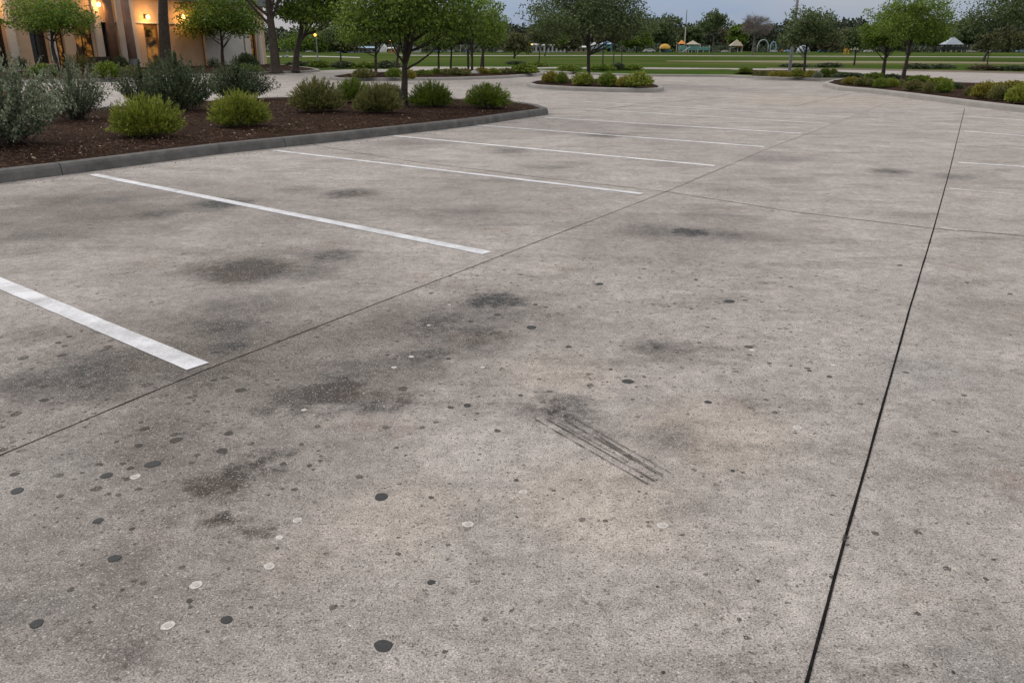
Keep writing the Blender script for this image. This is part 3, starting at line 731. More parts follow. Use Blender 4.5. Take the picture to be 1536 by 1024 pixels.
for a in [(48,85,97,116,'mound','lf_ball3','olive clipped bush beneath the small lit tree'),(145,183,94,118,'mound','lf_ball3','rounded clipped green bush in front of the brown columns'),
          (172,192,86,104,'mound','lf_dark','dark bush behind the clipped green one at a column foot'),(20,46,86,108,'airy','lf_dark','scraggy dark plant below the leftmost window'),(98,142,82,108,'airy','lf_ball2','loose warm-lit plant under the window with the bench'),
          (222,252,86,108,'airy','lf_dark','dark plant beside the wooden door'),(310,332,87,102,'airy','lf_dark','reddish dark plant left of the second tree trunk'),(356,386,82,101,'mound','lf_dark','dark shrub below the grey end wall'),
          (350,380,97,109,'cover','lf_ball3','olive ground cover at the near kerb below the grey wall'),(378,394,99,109,'mound','lf_ball3','small green bush left of the twin dark trunks'),(184,214,100,118,'cover','lf_ball2','dull low plant around the round column plinth')]:
    shrub(*a, group=gb, near=False)
gh = 'low hedges beyond the driveway on the left'
for a in [(430,470,93,101,'cover','lf_dark','low hedge right of the twin trunks near the lamp post'),(463,500,92,102,'cover','lf_ball3','hedge piece right behind the small lamp post'),(498,532,93,103,'cover','lf_dark','dark hedge piece at the foot of the thin dark tree'),
          (528,566,94,103,'cover','lf_ball3','green hedge piece left of the median trees'),(562,600,93,103,'cover','lf_dark','dark hedge piece ending by the pale road'),(760,790,92,97.5,'cover','lf_dark','flat dark oval bush alone on the lawn'),(790,822,94,101,'cover','lf_ball3','green cover at the foot of the slim lawn tree')]:
    shrub(*a, group=gh, near=False, z=0.0)
gf = 'bushes at the far side of the lawn'
for a in [(1170,1215,96,101,'cover','lf_dark','long dark bush on the bank left of the leaning verge tree'),(1222,1262,95,101.5,'cover','lf_dark','long dark bush on the bank right of the leaning verge tree'),(1356,1392,96,104,'cover','lf_dark','brown-green bush on the bank behind the leaning trees'),
          (1388,1432,97,103.5,'cover','lf_dark','dark bush in the middle of the far right bank'),(1455,1500,98,106,'cover','lf_tree_brown','brownish bush on the bank at the foot of the slim sapling'),(1495,1545,99,106.5,'cover','lf_dark','dark bush on the bank at the right edge')]:
    shrub(*a, group=gf, near=False, z=0.0)
for (x0, x1, yt, yb, lab) in [(704,722,105,112,'pale grey rock on the median at the staked tree'),(1219,1232,104,111,'pale grey rock behind the small pale ball on the verge')]:
    B = G((x0+x1)/2, yb, .15); r_ = (x1-x0)/2*B.y/F; b = MB(); b.dome((0,0,0), r_, r_*.8, (P(x0, yt, B.y).z-.15), 12, 5)
    b.v = [(v[0]*(1+.2*mnoise.noise(Vector(v)*2)), v[1]*(1+.2*mnoise.noise(Vector(v)*3)), v[2]*(1+.25*mnoise.noise(Vector(v)*2.5))) for v in b.v]
    o = b.build('landscape_rock', M['rock']); o.location = B; tag(o, lab, 'rock')

# ---------------------------------------------------------------- trees
def tree(base, wpx, box, mat, label, n=90, per=60, seed=1, z=.14, bark='bark', name='tree', group=None, leafpx=3.2, limbs=9, fork=.25, clump=.20, flare=True, bare=0.0, wid=.62, low=.34, dense=1.0, dy=0.0):
    rng = np.random.default_rng(seed); rnd = random.Random(seed)
    B = G(base[0], base[1], z); Y = B.y
    x0, x1, yt, yb = box
    C = P((x0+x1)/2, (yt+yb)/2, Y) - B; rx = (P(x1, (yt+yb)/2, Y)-P(x0, (yt+yb)/2, Y)).x/2
    zt, zb = P((x0+x1)/2, yt, Y).z - z, P((x0+x1)/2, yb, Y).z - z
    rz = (zt-zb)/2; HT = zt-zb; Cc = np.array([C.x, dy, zb+HT*low])
    root = thing(name, B, label, 'tree', group)
    r0 = wpx/2*Y/F
    # trunk follows a gentle bend to the crown
    top = Vector((C.x*.85, 0, zb + rz*1.25)); fk = Vector((C.x*.55, 0, zb+rz*fork*.6))
    def trunk_at(s):
        a = Vector((0, 0, -.05)); m_ = Vector((C.x*.12, 0, fk.z*.55))
        p = (1-s)**2*a+2*s*(1-s)*m_+s*s*top
        return p + Vector((mnoise.noise(Vector((s*3, seed, 0))), mnoise.noise(Vector((s*3, 0, seed))), 0))*r0*.6*min(1, s*3)
    tb = MB(); K = 10; pts = [trunk_at(i/K) for i in range(K+1)]
    tb.tube([pts[0]+Vector((0,0,0)), pts[0].lerp(pts[1], .15), pts[0].lerp(pts[1], .5)] + pts[1:], [r0*1.7, r0*1.22, r0*1.05]+[r0*(1-.82*(i/K)**.9) for i in range(1, K+1)], 10)
    # clump centres
    cl = []
    while len(cl) < n:
        d = rng.normal(size=3); d /= np.linalg.norm(d)
        if d[2] < -.75: continue
        lump = .84 + .36*mnoise.noise(Vector(d*1.9)+Vector((seed, 0, 0))) + .22*mnoise.noise(Vector(d*4.5)+Vector((0, seed, 0)))
        rr = (rng.uniform(0, 1) ** .42)*lump
        q = Cc + d*rr*np.array([rx, rx, HT*(1-low) if d[2] > 0 else HT*low])*.95
        if q[2] < zb: continue
        cl.append(q)
    cl = np.array(cl)
    lb = MB(); limb_pts = []
    okc = [k for k in rng.permutation(n) if cl[k][2] > zb + HT*.12][:limbs]
    for k in okc:
        e = Vector(cl[k]); s = min(.92, (zb + HT*.02)/top.z*rnd.uniform(.86, 1.5))
        if e.z < trunk_at(s).z*1.02: s = max(.3, min(s, zb*.92/top.z))
        a = trunk_at(s); m_ = a.lerp(e, .5)+Vector((0, 0, -.10*rz)) + Vector((rnd.uniform(-1,1), rnd.uniform(-1,1), 0))*rx*.06
        pp = [((1-q)**2*a+2*q*(1-q)*m_+q*q*e) for q in (0, .25, .5, .75, 1)]
        rl = r0*(1-.8*s)*.42; lb.tube(pp, [rl, rl*.75, rl*.55, rl*.35, rl*.15], 6, False); limb_pts += [(p, rl*.35) for p in pp[1:]]
    if limb_pts:
        LP = np.array([tuple(p) for p, _ in limb_pts])
        for k in range(0, n, 1 if bare > 0 else 2):
            j = int(np.argmin(((LP-cl[k])**2).sum(1))); a, e = limb_pts[j][0], Vector(cl[k])
            m_ = a.lerp(e, .5)+Vector((0, 0, .03*rz)); rl = max(limb_pts[j][1]*.45, r0*.03)
            lb.tube([a, m_, e], [rl, rl*.6, rl*.2], 4, False)
    tro = tb.build('trunk', M[bark], root, True)
    lb.build('limbs', M[bark], root, True)
    # leaves
    per_ = int(per*dense); tot = n*per_
    cs = clump*rx*rng.uniform(.6, 1.35, n)
    off = rng.normal(size=(n, per_, 3)); on = np.linalg.norm(off, axis=2, keepdims=True); off *= np.minimum(on, 1.75)/on; off = off*np.array([1, 1, .6])*cs[:, None, None]*.66
    cpt = (cl[:, None]+off).reshape(-1, 3)
    d = rng.normal(size=(tot, 3)); d[:, 2] -= .15; d += (cpt-Cc)/max(rx, .1)*.5
    ls = max(.085, leafpx*Y/F)
    if bare > 0:
        d = (cpt-Cc)*1.0+rng.normal(size=(tot, 3))*.35*rx; v = leaf_verts(cpt, d, ls*rng.uniform(1.2, 2.4, tot), ls*.12, rng)
    else:
        v = leaf_verts(cpt, d, ls*rng.uniform(.6, 1.25, tot), ls*wid*rng.uniform(.7, 1.2, tot), rng)
    v[:, 2] = np.maximum(v[:, 2], .1)
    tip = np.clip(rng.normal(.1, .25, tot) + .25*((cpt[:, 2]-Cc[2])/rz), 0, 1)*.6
    np_mesh('crown', v, tot, M[mat], root, tip)
    return root

tree((606, 161), 12.5, (484, 752, -150, 70), 'lf_tree', 'nearest tree, dark trunk rising from the long mulched island', 470, 50, 11, .17, leafpx=4.6, limbs=16, fork=.1, clump=.13, low=.22)
tree((882, 121), 7, (772, 996, -75, 66), 'lf_tree_dark', 'wide dark grey-green tree on the small oval island', 340, 85, 12, .16, leafpx=3.4, limbs=14, fork=.18, clump=.15, low=.28)
tree((86, 110), 8, (2, 147, -14, 54), 'lf_tree_bright', 'small round tree with yellow-lit leaves before the building windows', 120, 70, 13, leafpx=3.6, limbs=9)  # brighter leaf colour carries part of the lamp glow on this crown
tree((335, 100), 6, (256, 402, -32, 62), 'lf_tree', 'bushy green tree in front of the tan building wall', 150, 75, 14, leafpx=3.8, limbs=9)
tree((250, 104), 18, (100, 400, -420, -95), 'lf_tree_dark', 'thick dark trunk beside the wooden door, crown above the frame', 140, 45, 15, leafpx=7, limbs=8, fork=.1)
tree((414, 108), 15, (280, 500, -300, 12), 'lf_tree', 'left one of the twin dark trunks near the driveway', 170, 55, 16, leafpx=5, limbs=9, fork=.25)
tree((443, 106.5), 10.5, (392, 560, -140, 48), 'lf_tree', 'right one of the twin dark trunks near the driveway', 230, 60, 17, leafpx=4.5, limbs=9, fork=.3, low=.2)
tree((511, 96), 3, (470, 556, 6, 74), 'lf_tree_dark', 'thin dark tree left of the median trees on the far lawn edge', 70, 60, 18, 0, limbs=6)
tree((564, 114), 5.5, (494, 634, -10, 74), 'lf_tree_bright', 'double-stemmed green tree on the left part of the median', 120, 70, 19, limbs=9)
tree((595, 105), 4.5, (560, 652, -4, 76), 'lf_tree', 'slim tree directly left of the foreground trunk on the median', 80, 60, 20, limbs=6)
tree((658, 107), 4, (628, 688, 22, 78), 'lf_tree', 'slim tree right of the foreground trunk on the median', 60, 60, 21, limbs=6)
tree((676, 107), 4, (655, 705, 10, 80), 'lf_tree_dark', 'second slim tree right of the foreground trunk on the median', 50, 60, 22, limbs=6)
tree((708, 108), 4.5, (652, 770, -26, 74), 'lf_tree_bright', 'bright staked median tree with a full yellow-green crown', 130, 70, 23, limbs=9)
tree((721, 105), 3.5, (700, 765, 12, 72), 'lf_tree', 'slender staked tree at the right of the bright one', 60, 60, 24, limbs=6)
tree((771, 88), 3.2, (747, 802, 44, 82), 'lf_tree_olive', 'small olive tree on the lawn left of the slim lawn tree', 60, 60, 25, 0, limbs=6)
tree((808, 97), 2.2, (780, 850, 26, 70), 'lf_tree_olive', 'slim straight lawn tree left of the oval island', 60, 60, 26, 0, limbs=6)
tree((817, 84), 2.0, (800, 860, 34, 70), 'lf_tree', 'forked small tree on the lawn behind the slim one', 60, 60, 27, 0, limbs=6)
for k, (bx, lab) in enumerate([(904, 'left sapling of the three behind the oval island tree'), (920, 'middle sapling of the three behind the oval island tree'), (932, 'right sapling of the three behind the oval island tree')]):
    tree((bx, 99.5), 2.6 if k == 0 else 2.0, (bx-16, bx+20, 28, 66), 'lf_tree_olive', lab, 36, 45, 30+k, .12, limbs=4, group='three saplings behind the oval island')
tree((1069, 82.5), 2.0, (1044, 1096, 13, 50), 'lf_tree_dark', 'tall loose-crowned tree breaking the skyline left of the bare one', 70, 45, 34, 0, limbs=8, clump=.2, bark='bark_grey')
tree((1074, 77.2), 2.0, (1042, 1108, 38, 76), 'lf_tree_brown', 'broad brown-green tree under the tall loose-crowned one', 90, 80, 35, 0, limbs=4)
tree((1128, 84), 2.8, (1111, 1157, 20, 52), 'lf_twig', 'grey leafless tree fanning its twigs above the skyline', 90, 40, 36, 0, limbs=12, bark='bark_grey', bare=1.0, fork=.0, clump=.22)
tree((1134, 77.2), 2, (1104, 1160, 42, 70), 'lf_tree_olive', 'rounded olive tree in front of the leafless one', 90, 80, 37, 0, limbs=4)
tree((1205, 115), 5, (1164, 1264, 6, 76), 'lf_tree_dark', 'dark green leaning tree beside the tall light pole', 150, 62, 38, .15, limbs=14, fork=.15, clump=.18)
tree((1281, 98.5), 3.2, (1258, 1316, 34, 77), 'lf_tree_dark', 'small tree with a short leaning stub on the bank', 60, 60, 39, 0, limbs=4)
tree((1324, 115.5), 6.5, (1284, 1384, -4, 80), 'lf_tree_bright', 'bright green leaning tree, left of the pair on the right island', 150, 70, 40, .17, limbs=12, fork=.12, clump=.18)
tree((1354, 120.5), 7, (1316, 1442, -32, 74), 'lf_tree_bright', 'bright green leaning tree, right of the pair on the right island', 190, 70, 41, .17, limbs=14, fork=.12, clump=.18)
tree((1474, 92), 4, (1452, 1640, -60, 56), 'lf_tree_dark', 'dark spreading tree filling the upper right corner', 200, 75, 42, 0, limbs=12, clump=.15)
tree((1480, 102), 2.2, (1462, 1508, 38, 80), 'lf_tree_olive', 'slim sapling below the dark corner tree', 40, 50, 43, 0, limbs=4)
tree((520, 80), 3, (420, 520, 38, 80), 'lf_tree', 'round green tree behind the small lamp post', 120, 80, 44, 0, limbs=4)
tree((560, 80), 3, (488, 548, 40, 80), 'lf_tree_olive', 'round olive tree far behind the thin dark tree', 90, 80, 45, 0, limbs=4)
# far wood as one mass
rng = np.random.default_rng(77); vs = []; tot = 0; tips = []
for k in range(190):
    px = -140 + k*9.4 + rng.uniform(-6, 6); Yd = rng.uniform(262, 320); per = 520
    topy = 36 + 8*math.sin(px*.019) + 5*math.sin(px*.063+1) + rng.uniform(-6, 6)
    if 1225 < px < 1300: topy = 30 + rng.uniform(-3, 4)
    if 1010 < px < 1110: topy = 40 + rng.uniform(-4, 4)
    if 1110 < px < 1170: topy = 36 + rng.uniform(-3, 4)
    if px > 1380: topy = 30 + rng.uniform(-5, 8)
    if 930 < px < 1015: topy = 28 + rng.uniform(-4, 6)
    if 420 < px < 600: topy = 44 + rng.uniform(-4, 4)
    c = P(px, topy, Yd); hgt = c.z; r_ = rng.uniform(3.0, 5.0)
    ph = rng.normal(size=(per, 3)); ph /= np.linalg.norm(ph, axis=1, keepdims=True); ph *= rng.uniform(.35, 1, (per, 1))**.5
    q = np.array([c.x, Yd, hgt*.5]) + ph*np.array([r_, r_*.8, hgt*.52]); q[:, 2] = np.maximum(q[:, 2], .2)
    vs.append(leaf_verts(q, rng.normal(size=(per, 3)), rng.uniform(.8, 1.6, per), rng.uniform(.6, 1.1, per), rng)); tot += per
tag(np_mesh('far_wood', np.concatenate(vs), tot, M['lf_woods_hazy']), 'dark green wood closing the horizon beyond the lawn', 'wood', kind='stuff')

for (bx, by, box, mt, lab, sd) in [(850, 79.6, (822, 880, 36, 76), 'lf_tree_olive', 'soft olive tree behind the left side of the oval island tree', 51), (955, 79.6, (924, 986, 34, 76), 'lf_tree', 'rounded green tree above the blue arch', 52),
    (996, 78.6, (962, 1022, 20, 72), 'lf_tree_dark', 'taller dark tree left of the masts', 53), (640, 79.4, (612, 668, 30, 76), 'lf_tree_dark', 'dark tree far behind the slim median trees', 54), (738, 79.4, (712, 765, 34, 75), 'lf_tree', 'green tree far behind the small olive lawn tree', 55),
    (1104, 78.4, (1088, 1124, 34, 68), 'lf_tree', 'dense green tree between the tall one and the leafless one', 56), (1245, 79.2, (1222, 1286, 40, 76), 'lf_tree_brown', 'brown-green tree far behind the leaning verge tree', 57), (1400, 79.2, (1372, 1420, 30, 72), 'lf_tree', 'green tree left of the big white tent roof', 58),
    (1452, 78.6, (1428, 1480, 26, 70), 'lf_tree_dark', 'dark tree right of the big white tent roof', 59), (1512, 79.2, (1480, 1548, 40, 76), 'lf_tree_olive', 'olive tree low behind the dark corner tree', 60), (1042, 78.2, (1016, 1060, 34, 68), 'lf_tree_dark', 'dark tree behind the masts', 61)]:
    tree((bx, by), 2.2, box, mt, lab, 70, 75, sd, 0, limbs=4)
rng = np.random.default_rng(9); n = 9000; pxs = rng.uniform(380, 1620, n); keep = np.array([mnoise.noise(Vector((p*.03, 0, 0))) > -.12 for p in pxs]); pxs = pxs[keep]; n = len(pxs)
Ys = rng.uniform(236, 258, n); q = np.column_stack([(pxs-768)/(F*1.066)*Ys, Ys, rng.uniform(.05, 1.0, n)**1.3*1.9])
tag(np_mesh('undergrowth', leaf_verts(q, rng.normal(size=(n, 3)), rng.uniform(.6, 1.3, n), rng.uniform(.4, .8, n), rng), n, M['lf_woods_hazy']), 'low dark undergrowth along the foot of the far wood', 'undergrowth', kind='stuff')

# stakes beside the median trees
for k, (px, lab) in enumerate([(702.5, 'dark wooden stake left of the bright staked median tree'), (725, 'dark wooden stake right of the slender staked tree')]):
    B = G(px, 106, .14); b = MB(); b.tube([(0,0,0),(0,0,1.25),(.01,0,1.3)], [.07,.065,.05], 8); o = b.build('tree_stake', M['bark']); o.location = B; tag(o, lab, 'stake', 'stakes beside the median trees')

# ---------------------------------------------------------------- lit building
def emit_mat(name, col, strength):
    m, nt = new_mat(name); t = NT(nt); e = t.n('ShaderNodeEmission'); e.inputs[0].default_value = c4(col); e.inputs[1].default_value = strength
    t.out(e.outputs[0]); return m
M['stucco'] = rough_mat('tan_stucco', (.46,.325,.22), (.54,.39,.27), 1.2, .9, .3, 40)
M['stucco_pale'] = rough_mat('pale_stucco', (.42,.40,.38), (.50,.48,.46), 1.2, .9, .3, 40)
M['stucco_white'] = rough_mat('white_stucco', (.46,.42,.38), (.54,.50,.46), 1.2, .9, .3, 40)
M['brown_col'] = rough_mat('brown_column', (.10,.055,.035), (.17,.09,.055), 3, .7, .4, 25)
M['red_col'] = rough_mat('red_brown_column', (.17,.11,.085), (.24,.155,.12), 2, .8, .4, 25)
M['wood_frame'] = rough_mat('wood_frame', (.12,.065,.03), (.22,.12,.055), 3, .6, .3, 30)
M['dark_frame'] = rough_mat('dark_frame', (.03,.024,.02), (.05,.04,.03), 3, .6, .2, 30)
M['fascia'] = rough_mat('fascia', (.16,.165,.18), (.20,.20,.215), 2, .7, .2, 20)
M['dark_glass'] = rough_mat('dark_glass', (.012,.012,.012), (.03,.028,.024), 1, .12, .02, 3, .6)
def glow_pane(name, col, k):
    m, nt = new_mat(name); t = NT(nt); co = t.coord()
    n = t.noise(co, 1.6, 4, .7); s = t.maprange(n, .40, .66, .01, k, True)
    p = t.n('ShaderNodeBsdfPrincipled'); p.inputs['Base Color'].default_value = (.008,.006,.004,1); p.inputs['Roughness'].default_value = .2
    p.inputs['Emission Color'].default_value = c4(col); t.l(s, p.inputs['Emission Strength']); t.out(p.outputs[0]); return m
M['pane_warm'] = glow_pane('warm_glow_pane', (1, .42, .08), .34)  # emission imitates warm reflections and lamplit recesses; on the door, interior light
M['pane_dim'] = glow_pane('dim_glow_pane', (1, .50, .18), .06)
M['bulb'] = emit_mat('warm_bulb', (1, .58, .16), 14)
M['bulb_far'] = emit_mat('orange_lamp', (1, .42, .06), 5)

A0, B0 = G(0, 112), G(400, 99.3)
fd = (B0 - A0); flen = fd.length; fd.normalize(); ang = math.atan2(fd.y, fd.x); fn = Vector((-fd.y, fd.x, 0))
def FP(px, py, off=0.0):
    o = A0 + fn*off; d = ray(px, py); cpos = Vector((0, 0, H))
    t_ = (o-cpos).dot(fn)/d.dot(fn); q = cpos + d*t_ - A0
    return q.dot(fd), q.z
bld = thing('commercial_building', A0, 'tan stucco building with columns, dark windows and warm wall lamps at upper left', 'building', rz=ang)
HZ, EZ = 3.05, 4.62
def U(px, py=68, off=0.0): return FP(px, py, off)[0]
OPEN = [(-95,-45,'win'), (-8,10,'dark'), (47,72,'win'), (81,98,'warm'), (114,142,'winw'), (153,177,'dark'), (219,240,'door'), (374,384,'warm')]
edges = [U(-420)] + [q for o in OPEN for q in (U(o[0]), U(o[1]))] + [U(398)]
wb = MB(); wg = MB()
for i in range(0, len(edges), 2):
    a, c = edges[i], edges[i+1]
    grey = a > U(300)
    tgt = wb
    tgt.box(((a+c)/2, .2, HZ/2), (c-a, .4, HZ))
for o in OPEN:
    a, c = U(o[0]), U(o[1])
    if o[2].startswith('win'): wb.box(((a+c)/2, .2, .24), (c-a, .4, .48))
a, c = edges[0], edges[-1]
wb.box(((a+c)/2, .16, (HZ+EZ)/2), (c-a, .56, EZ-HZ))
wb.box((c-.2, 6.5, EZ/2-.01), (.4, 12, EZ-.02))
wb.build('wall', M['stucco'], bld)
wg.box(((U(306)+U(398))/2+.05, -.135, (EZ-.4)/2), (U(398)-U(306), .05, EZ-.42)) if False else None
b = MB(); b.box(((a+c)/2+.2, 6.8, EZ+.10), (c-a+1.0, 14, .16)); b.build('roof', M['fascia'], bld)
b = MB(); b.box(((a+c)/2+.2, -.29, EZ+.30), (c-a+1.6, .12, .62), bevel=.02); b.build('fascia', M['fascia'], bld)
b = MB(); b.box(((a+c)/2, -.128, HZ+.06), (c-a, .05, .10)); b.build('header_trim', M['stucco_pale'], bld)
for o in OPEN:
    a, c = U(o[0]), U(o[1]); kind = o[2]; z0 = .50 if kind.startswith('win') else .02
    if kind == 'door':
        dr = MB(); fw = .11
        dr.box((a+fw/2, .12, HZ/2), (fw, .14, HZ-.02)); dr.box((c-fw/2, .12, HZ/2), (fw, .14, HZ-.02)); dr.box(((a+c)/2, .12, HZ-.11), (c-a-2*fw, .13, .16)); dr.box(((a+c)/2, .12, 2.1), (c-a-2*fw, .12, .08)); dr.box(((a+c)/2, .12, .14), (c-a-2*fw, .12, .24))
        do = dr.build('door', M['wood_frame'], bld)
        p = MB(); p.quad((a+fw, .15, .2), (c-fw, .15, .2), (c-fw, .15, HZ-.1), (a+fw, .15, HZ-.1)); p.build('pane', M['pane_warm'], do)
        h = MB(); h.tube([(c-fw-.06, .02, .95), (c-fw-.06, .02, 1.35)], .018, 6); h.build('handle', M['metal_grey'], do)
    else:
        fr = MB(); fw = .07; n = max(1, int((c-a)/1.1))
        fr.box((a+fw/2, .25, (z0+HZ)/2), (fw, .12, HZ-z0-.01)); fr.box((c-fw/2, .25, (z0+HZ)/2), (fw, .12, HZ-z0-.01))
        fr.box(((a+c)/2, .25, HZ-.05), (c-a-2*fw, .11, .09)); fr.box(((a+c)/2, .25, z0+.05), (c-a-2*fw, .11, .09)); fr.box(((a+c)/2, .25, 2.25), (c-a-2*fw, .10, .05))
        for k in range(1, n+1): fr.box((a+(c-a)*k/(n+1), .25, (z0+HZ)/2), (.06, .09, HZ-z0-.2))
        fo = fr.build('window', M['dark_frame'], bld)
        p = MB(); p.quad((a+fw, .27, z0+.05), (c-fw, .27, z0+.05), (c-fw, .27, HZ-.05), (a+fw, .27, HZ-.05))
        p.build('pane', M[{'win': 'dark_glass', 'winw': 'pane_warm', 'dark': 'dark_glass', 'warm': 'pane_warm'}[kind]], fo)  # 'warm' openings are recesses, their lamplight imitated by pane emission
        if kind.startswith('win'):
            s = MB(); s.box(((a+c)/2, -.05, .50), (c-a+.16, .20, .06), bevel=.01); s.build('sill', M['stucco_white'], fo)
for (x0, x1, mt) in [(10,22,'stucco_white'),(72,79.5,'stucco_white'),(143,152,'stucco_white'),(178,187,'stucco_pale'),(197,204,'stucco_white'),(304,319,'stucco_white'),(364,372.5,'stucco_white')]:
    a, c = U(x0), U(x1); b = MB(); b.box(((a+c)/2, -.20, (EZ-.03)/2), (c-a, .16, EZ-.03), bevel=.02); b.build('pilaster', M[mt], bld)
a, c = U(319.5), U(363.5); b = MB(); b.box(((a+c)/2, -.155, (EZ-.3)/2), (c-a, .05, EZ-.3)); b.build('wall_panel', M['stucco_pale'], bld)
def colm(px, wpx, mat, off, plinth=None):
    u = U(px, 90, off); r_ = (U(px+wpx/2, 90, off)-U(px-wpx/2, 90, off))/2; b = MB()
    if r_ > .42: r_ = .42
    b.tube([(u, off, 0), (u, off, EZ)], [r_, r_*.92], 14); o = b.build('column', M[mat], bld, True)
    if plinth: q = MB(); q.tube([(u, off, 0), (u, off, .75)], [r_*1.12, r_*1.08], 14); q.build('plinth', M[plinth], o)
colm(174, 10.5, 'brown_col', -.95); colm(200, 10, 'red_col', -1.0, 'fascia')
u = U(392, 90, -.7); b = MB(); b.tube([(u, -.7, 0), (u, -.7, .1), (u, -.7, 2.2), (u, -.7, 3.2)], [.30, .25, .20, .14], 9); b.build('column', M['stucco_white'], bld)
for (px, py, e) in [(-14, 6, 90), (148, 7, 120), (222, 26, 130), (275, 26, 110)]:
    uu, zz = FP(px, py, -.45)
    lb_ = MB(); lb_.tube([(uu, -.12, zz+.12), (uu, -.30, zz+.20), (uu, -.45, zz+.16)], .03, 6); lb_.box((uu, -.14, zz+.05), (.16, .05, .30)); lo = lb_.build('wall_lamp', M['dark_frame'], bld)
    bb = MB(); bb.dome((uu, -.45, zz), .12, .12, .14, 12, 8, True); bb.build('bulb', M['bulb'], lo, True)
    ld = bpy.data.lights.new('lamp_light', 'POINT'); ld.energy = e*.9; ld.color = (1, .50, .16); ld.shadow_soft_size = .35
    l_ = bpy.data.objects.new('lamp_light', ld); COL.objects.link(l_); l_.parent = lo; l_.location = (uu, -.75, zz-.05)
# low bench under the window whose pane emission imitates warm reflections
B = A0 + fd*U(130) - fn*1.1; b = MB(); bench = thing('bench', B, 'dark bench under the building window given a painted warm glow', 'bench', rz=ang)
b = MB(); b.box((0, 0, .45), (1.7, .42, .05), bevel=.01); b.build('seat', M['dark_frame'], bench)
b = MB(); b.box((0, .2, .75), (1.7, .04, .35), bevel=.01); b.build('backrest', M['dark_frame'], bench)
for sx_ in (-.75, .75): b = MB(); b.box((sx_, 0, .21), (.06, .38, .42)); b.build('leg', M['dark_frame'], bench)

# ---------------------------------------------------------------- poles and lamps
def street_lamp(px, pyb, pyt, wpx, label, mat='metal_grey', far=True, group=None, e=0):
    B = G(px, pyb); s = B.y/F; hgt = P(px, pyt, B.y).z; root = thing('street_lamp', B, label, 'street lamp', group)
    b = MB(); b.tube([(0,0,0), (0,0,.3), (0,0,.32), (0,0,hgt)], [wpx*s*.8, wpx*s*.7, wpx*s*.5, wpx*s*.4], 8); b.build('post', M[mat], root)
    b = MB(); r_ = wpx*s*.95; b.dome((-wpx*s*.6, 0, hgt+r_*.6), r_, r_, r_, 10, 6, True); b.build('lantern', M['bulb_far'], root, True)
    b = MB(); b.dome((-wpx*s*.6, 0, hgt+r_*1.5), r_*1.1, r_*1.1, r_*.5, 10, 3); b.build('cap', M['dark_frame'], root)
street_lamp(477, 93, 54, 1.9, 'pale lamp post with an orange light beside the twin dark trunks')
street_lamp(588, 82, 62, 1.4, 'small orange lamp seen between the left median trees', group='orange lamps beyond the lawn')
street_lamp(691, 83, 65, 1.4, 'small orange lamp seen behind the bright staked median tree', group='orange lamps beyond the lawn')
street_lamp(798, 81, 68, 1.2, 'small orange lamp at the left end of the white colonnade', group='orange lamps beyond the lawn')
B = G(1184, 109.5, .15); s = B.y/F; root = thing('light_pole', B, 'tall weathered grey light pole standing on the verge, top out of frame', 'light pole')
hgt = P(1184, -38, B.y).z
b = MB(); b.tube([(0,0,0), (0,0,.04), (0,0,.3), (0,0,3), (0,0,hgt)], [2.9*s, 2.7*s, 2.3*s, 2.0*s, 1.4*s], 12); b.build('post', M['metal_grey'], root, True)
b = MB(); zz = P(1184, 6, B.y).z; b.tube([(0,0,zz), (-3*s,0,zz-.02), (-8*s,0,zz+.12), (-11*s,0,zz+.4)], .25*s, 6); b.build('cable', M['dark_frame'], root)
b = MB(); b.tube([(0,0,hgt), (-1.0,0,hgt+.35), (-2.2,0,hgt+.45)], .05, 8); b.build('arm', M['metal_grey'], root)
b = MB(); b.box((-2.5, 0, hgt+.43), (.75, .30, .14), bevel=.04); b.build('lamp_head', M['metal_grey'], root)
for (px, pyb, pyt, lab, w_) in [(1026, 79, 15, 'dark-topped mast rising behind the teal play platform', .9), (1014.5, 78, 38, 'shorter pale pole left of the dark-topped mast', .8)]:
    B = G(px, pyb); s = B.y/F; hh = P(px, pyt, B.y).z; hm = P(px, 40, B.y).z; root = thing('mast', B, lab, 'pole')
    hm = min(hm, hh*.6); b = MB(); b.tube([(0,0,0), (0,0,hm)], [w_*s, w_*s*.75], 8); b.build('lower_pole', M['stucco_white'], root)
    b = MB(); b.tube([(0,0,hm), (0,0,hh)], [w_*s*.72, w_*s*.35], 8); b.build('upper_pole', M['dark_frame' if pyt < 20 else 'metal_grey'], root)

# ---------------------------------------------------------------- playground, tents and vehicles beyond the lawn
def col_mat(name, c, rough=.5): M[name] = rough_mat(name, tuple(x*.9 for x in c), tuple(min(1, x*1.08) for x in c), 2, rough, .05, 10, .4); return M[name]
for nm, c in dict(p_blue=(.22,.36,.50), p_pale=(.32,.38,.44), p_teal=(.10,.26,.24), p_orange=(.75,.27,.04), p_yellow=(.55,.31,.04), p_cream=(.36,.32,.24), p_green=(.10,.20,.07), p_white=(.48,.49,.50), p_dark=(.02,.03,.03), p_navy=(.05,.12,.28)).items(): col_mat(nm, c)
def site(px, pyb):
    pyb = max(pyb, 79.0); B = G(px, pyb); s = B.y/F*1.0; return B, s
def zof(px, py, B): return P(px, py, B.y).z
def arch(px0, px1, yt, yb, mat, label, w_=1.1, name='play_arch'):
    B, s = site((px0+px1)/2, yb); hw = (px1-px0)/2*s; hh = zof(px0, yt, B); b = MB(); pts = []
    for i in range(13):
        a = math.pi*i/12; pts.append((-hw*math.cos(a), 0, hh*.45+hh*.55*math.sin(a)))
    pts = [(-hw, 0, 0)]+pts+[(hw, 0, 0)]; b.tube(pts, w_*s*.5, 8); o = b.build(name, M[mat], None, True); o.location = B; tag(o, label, 'play arch')
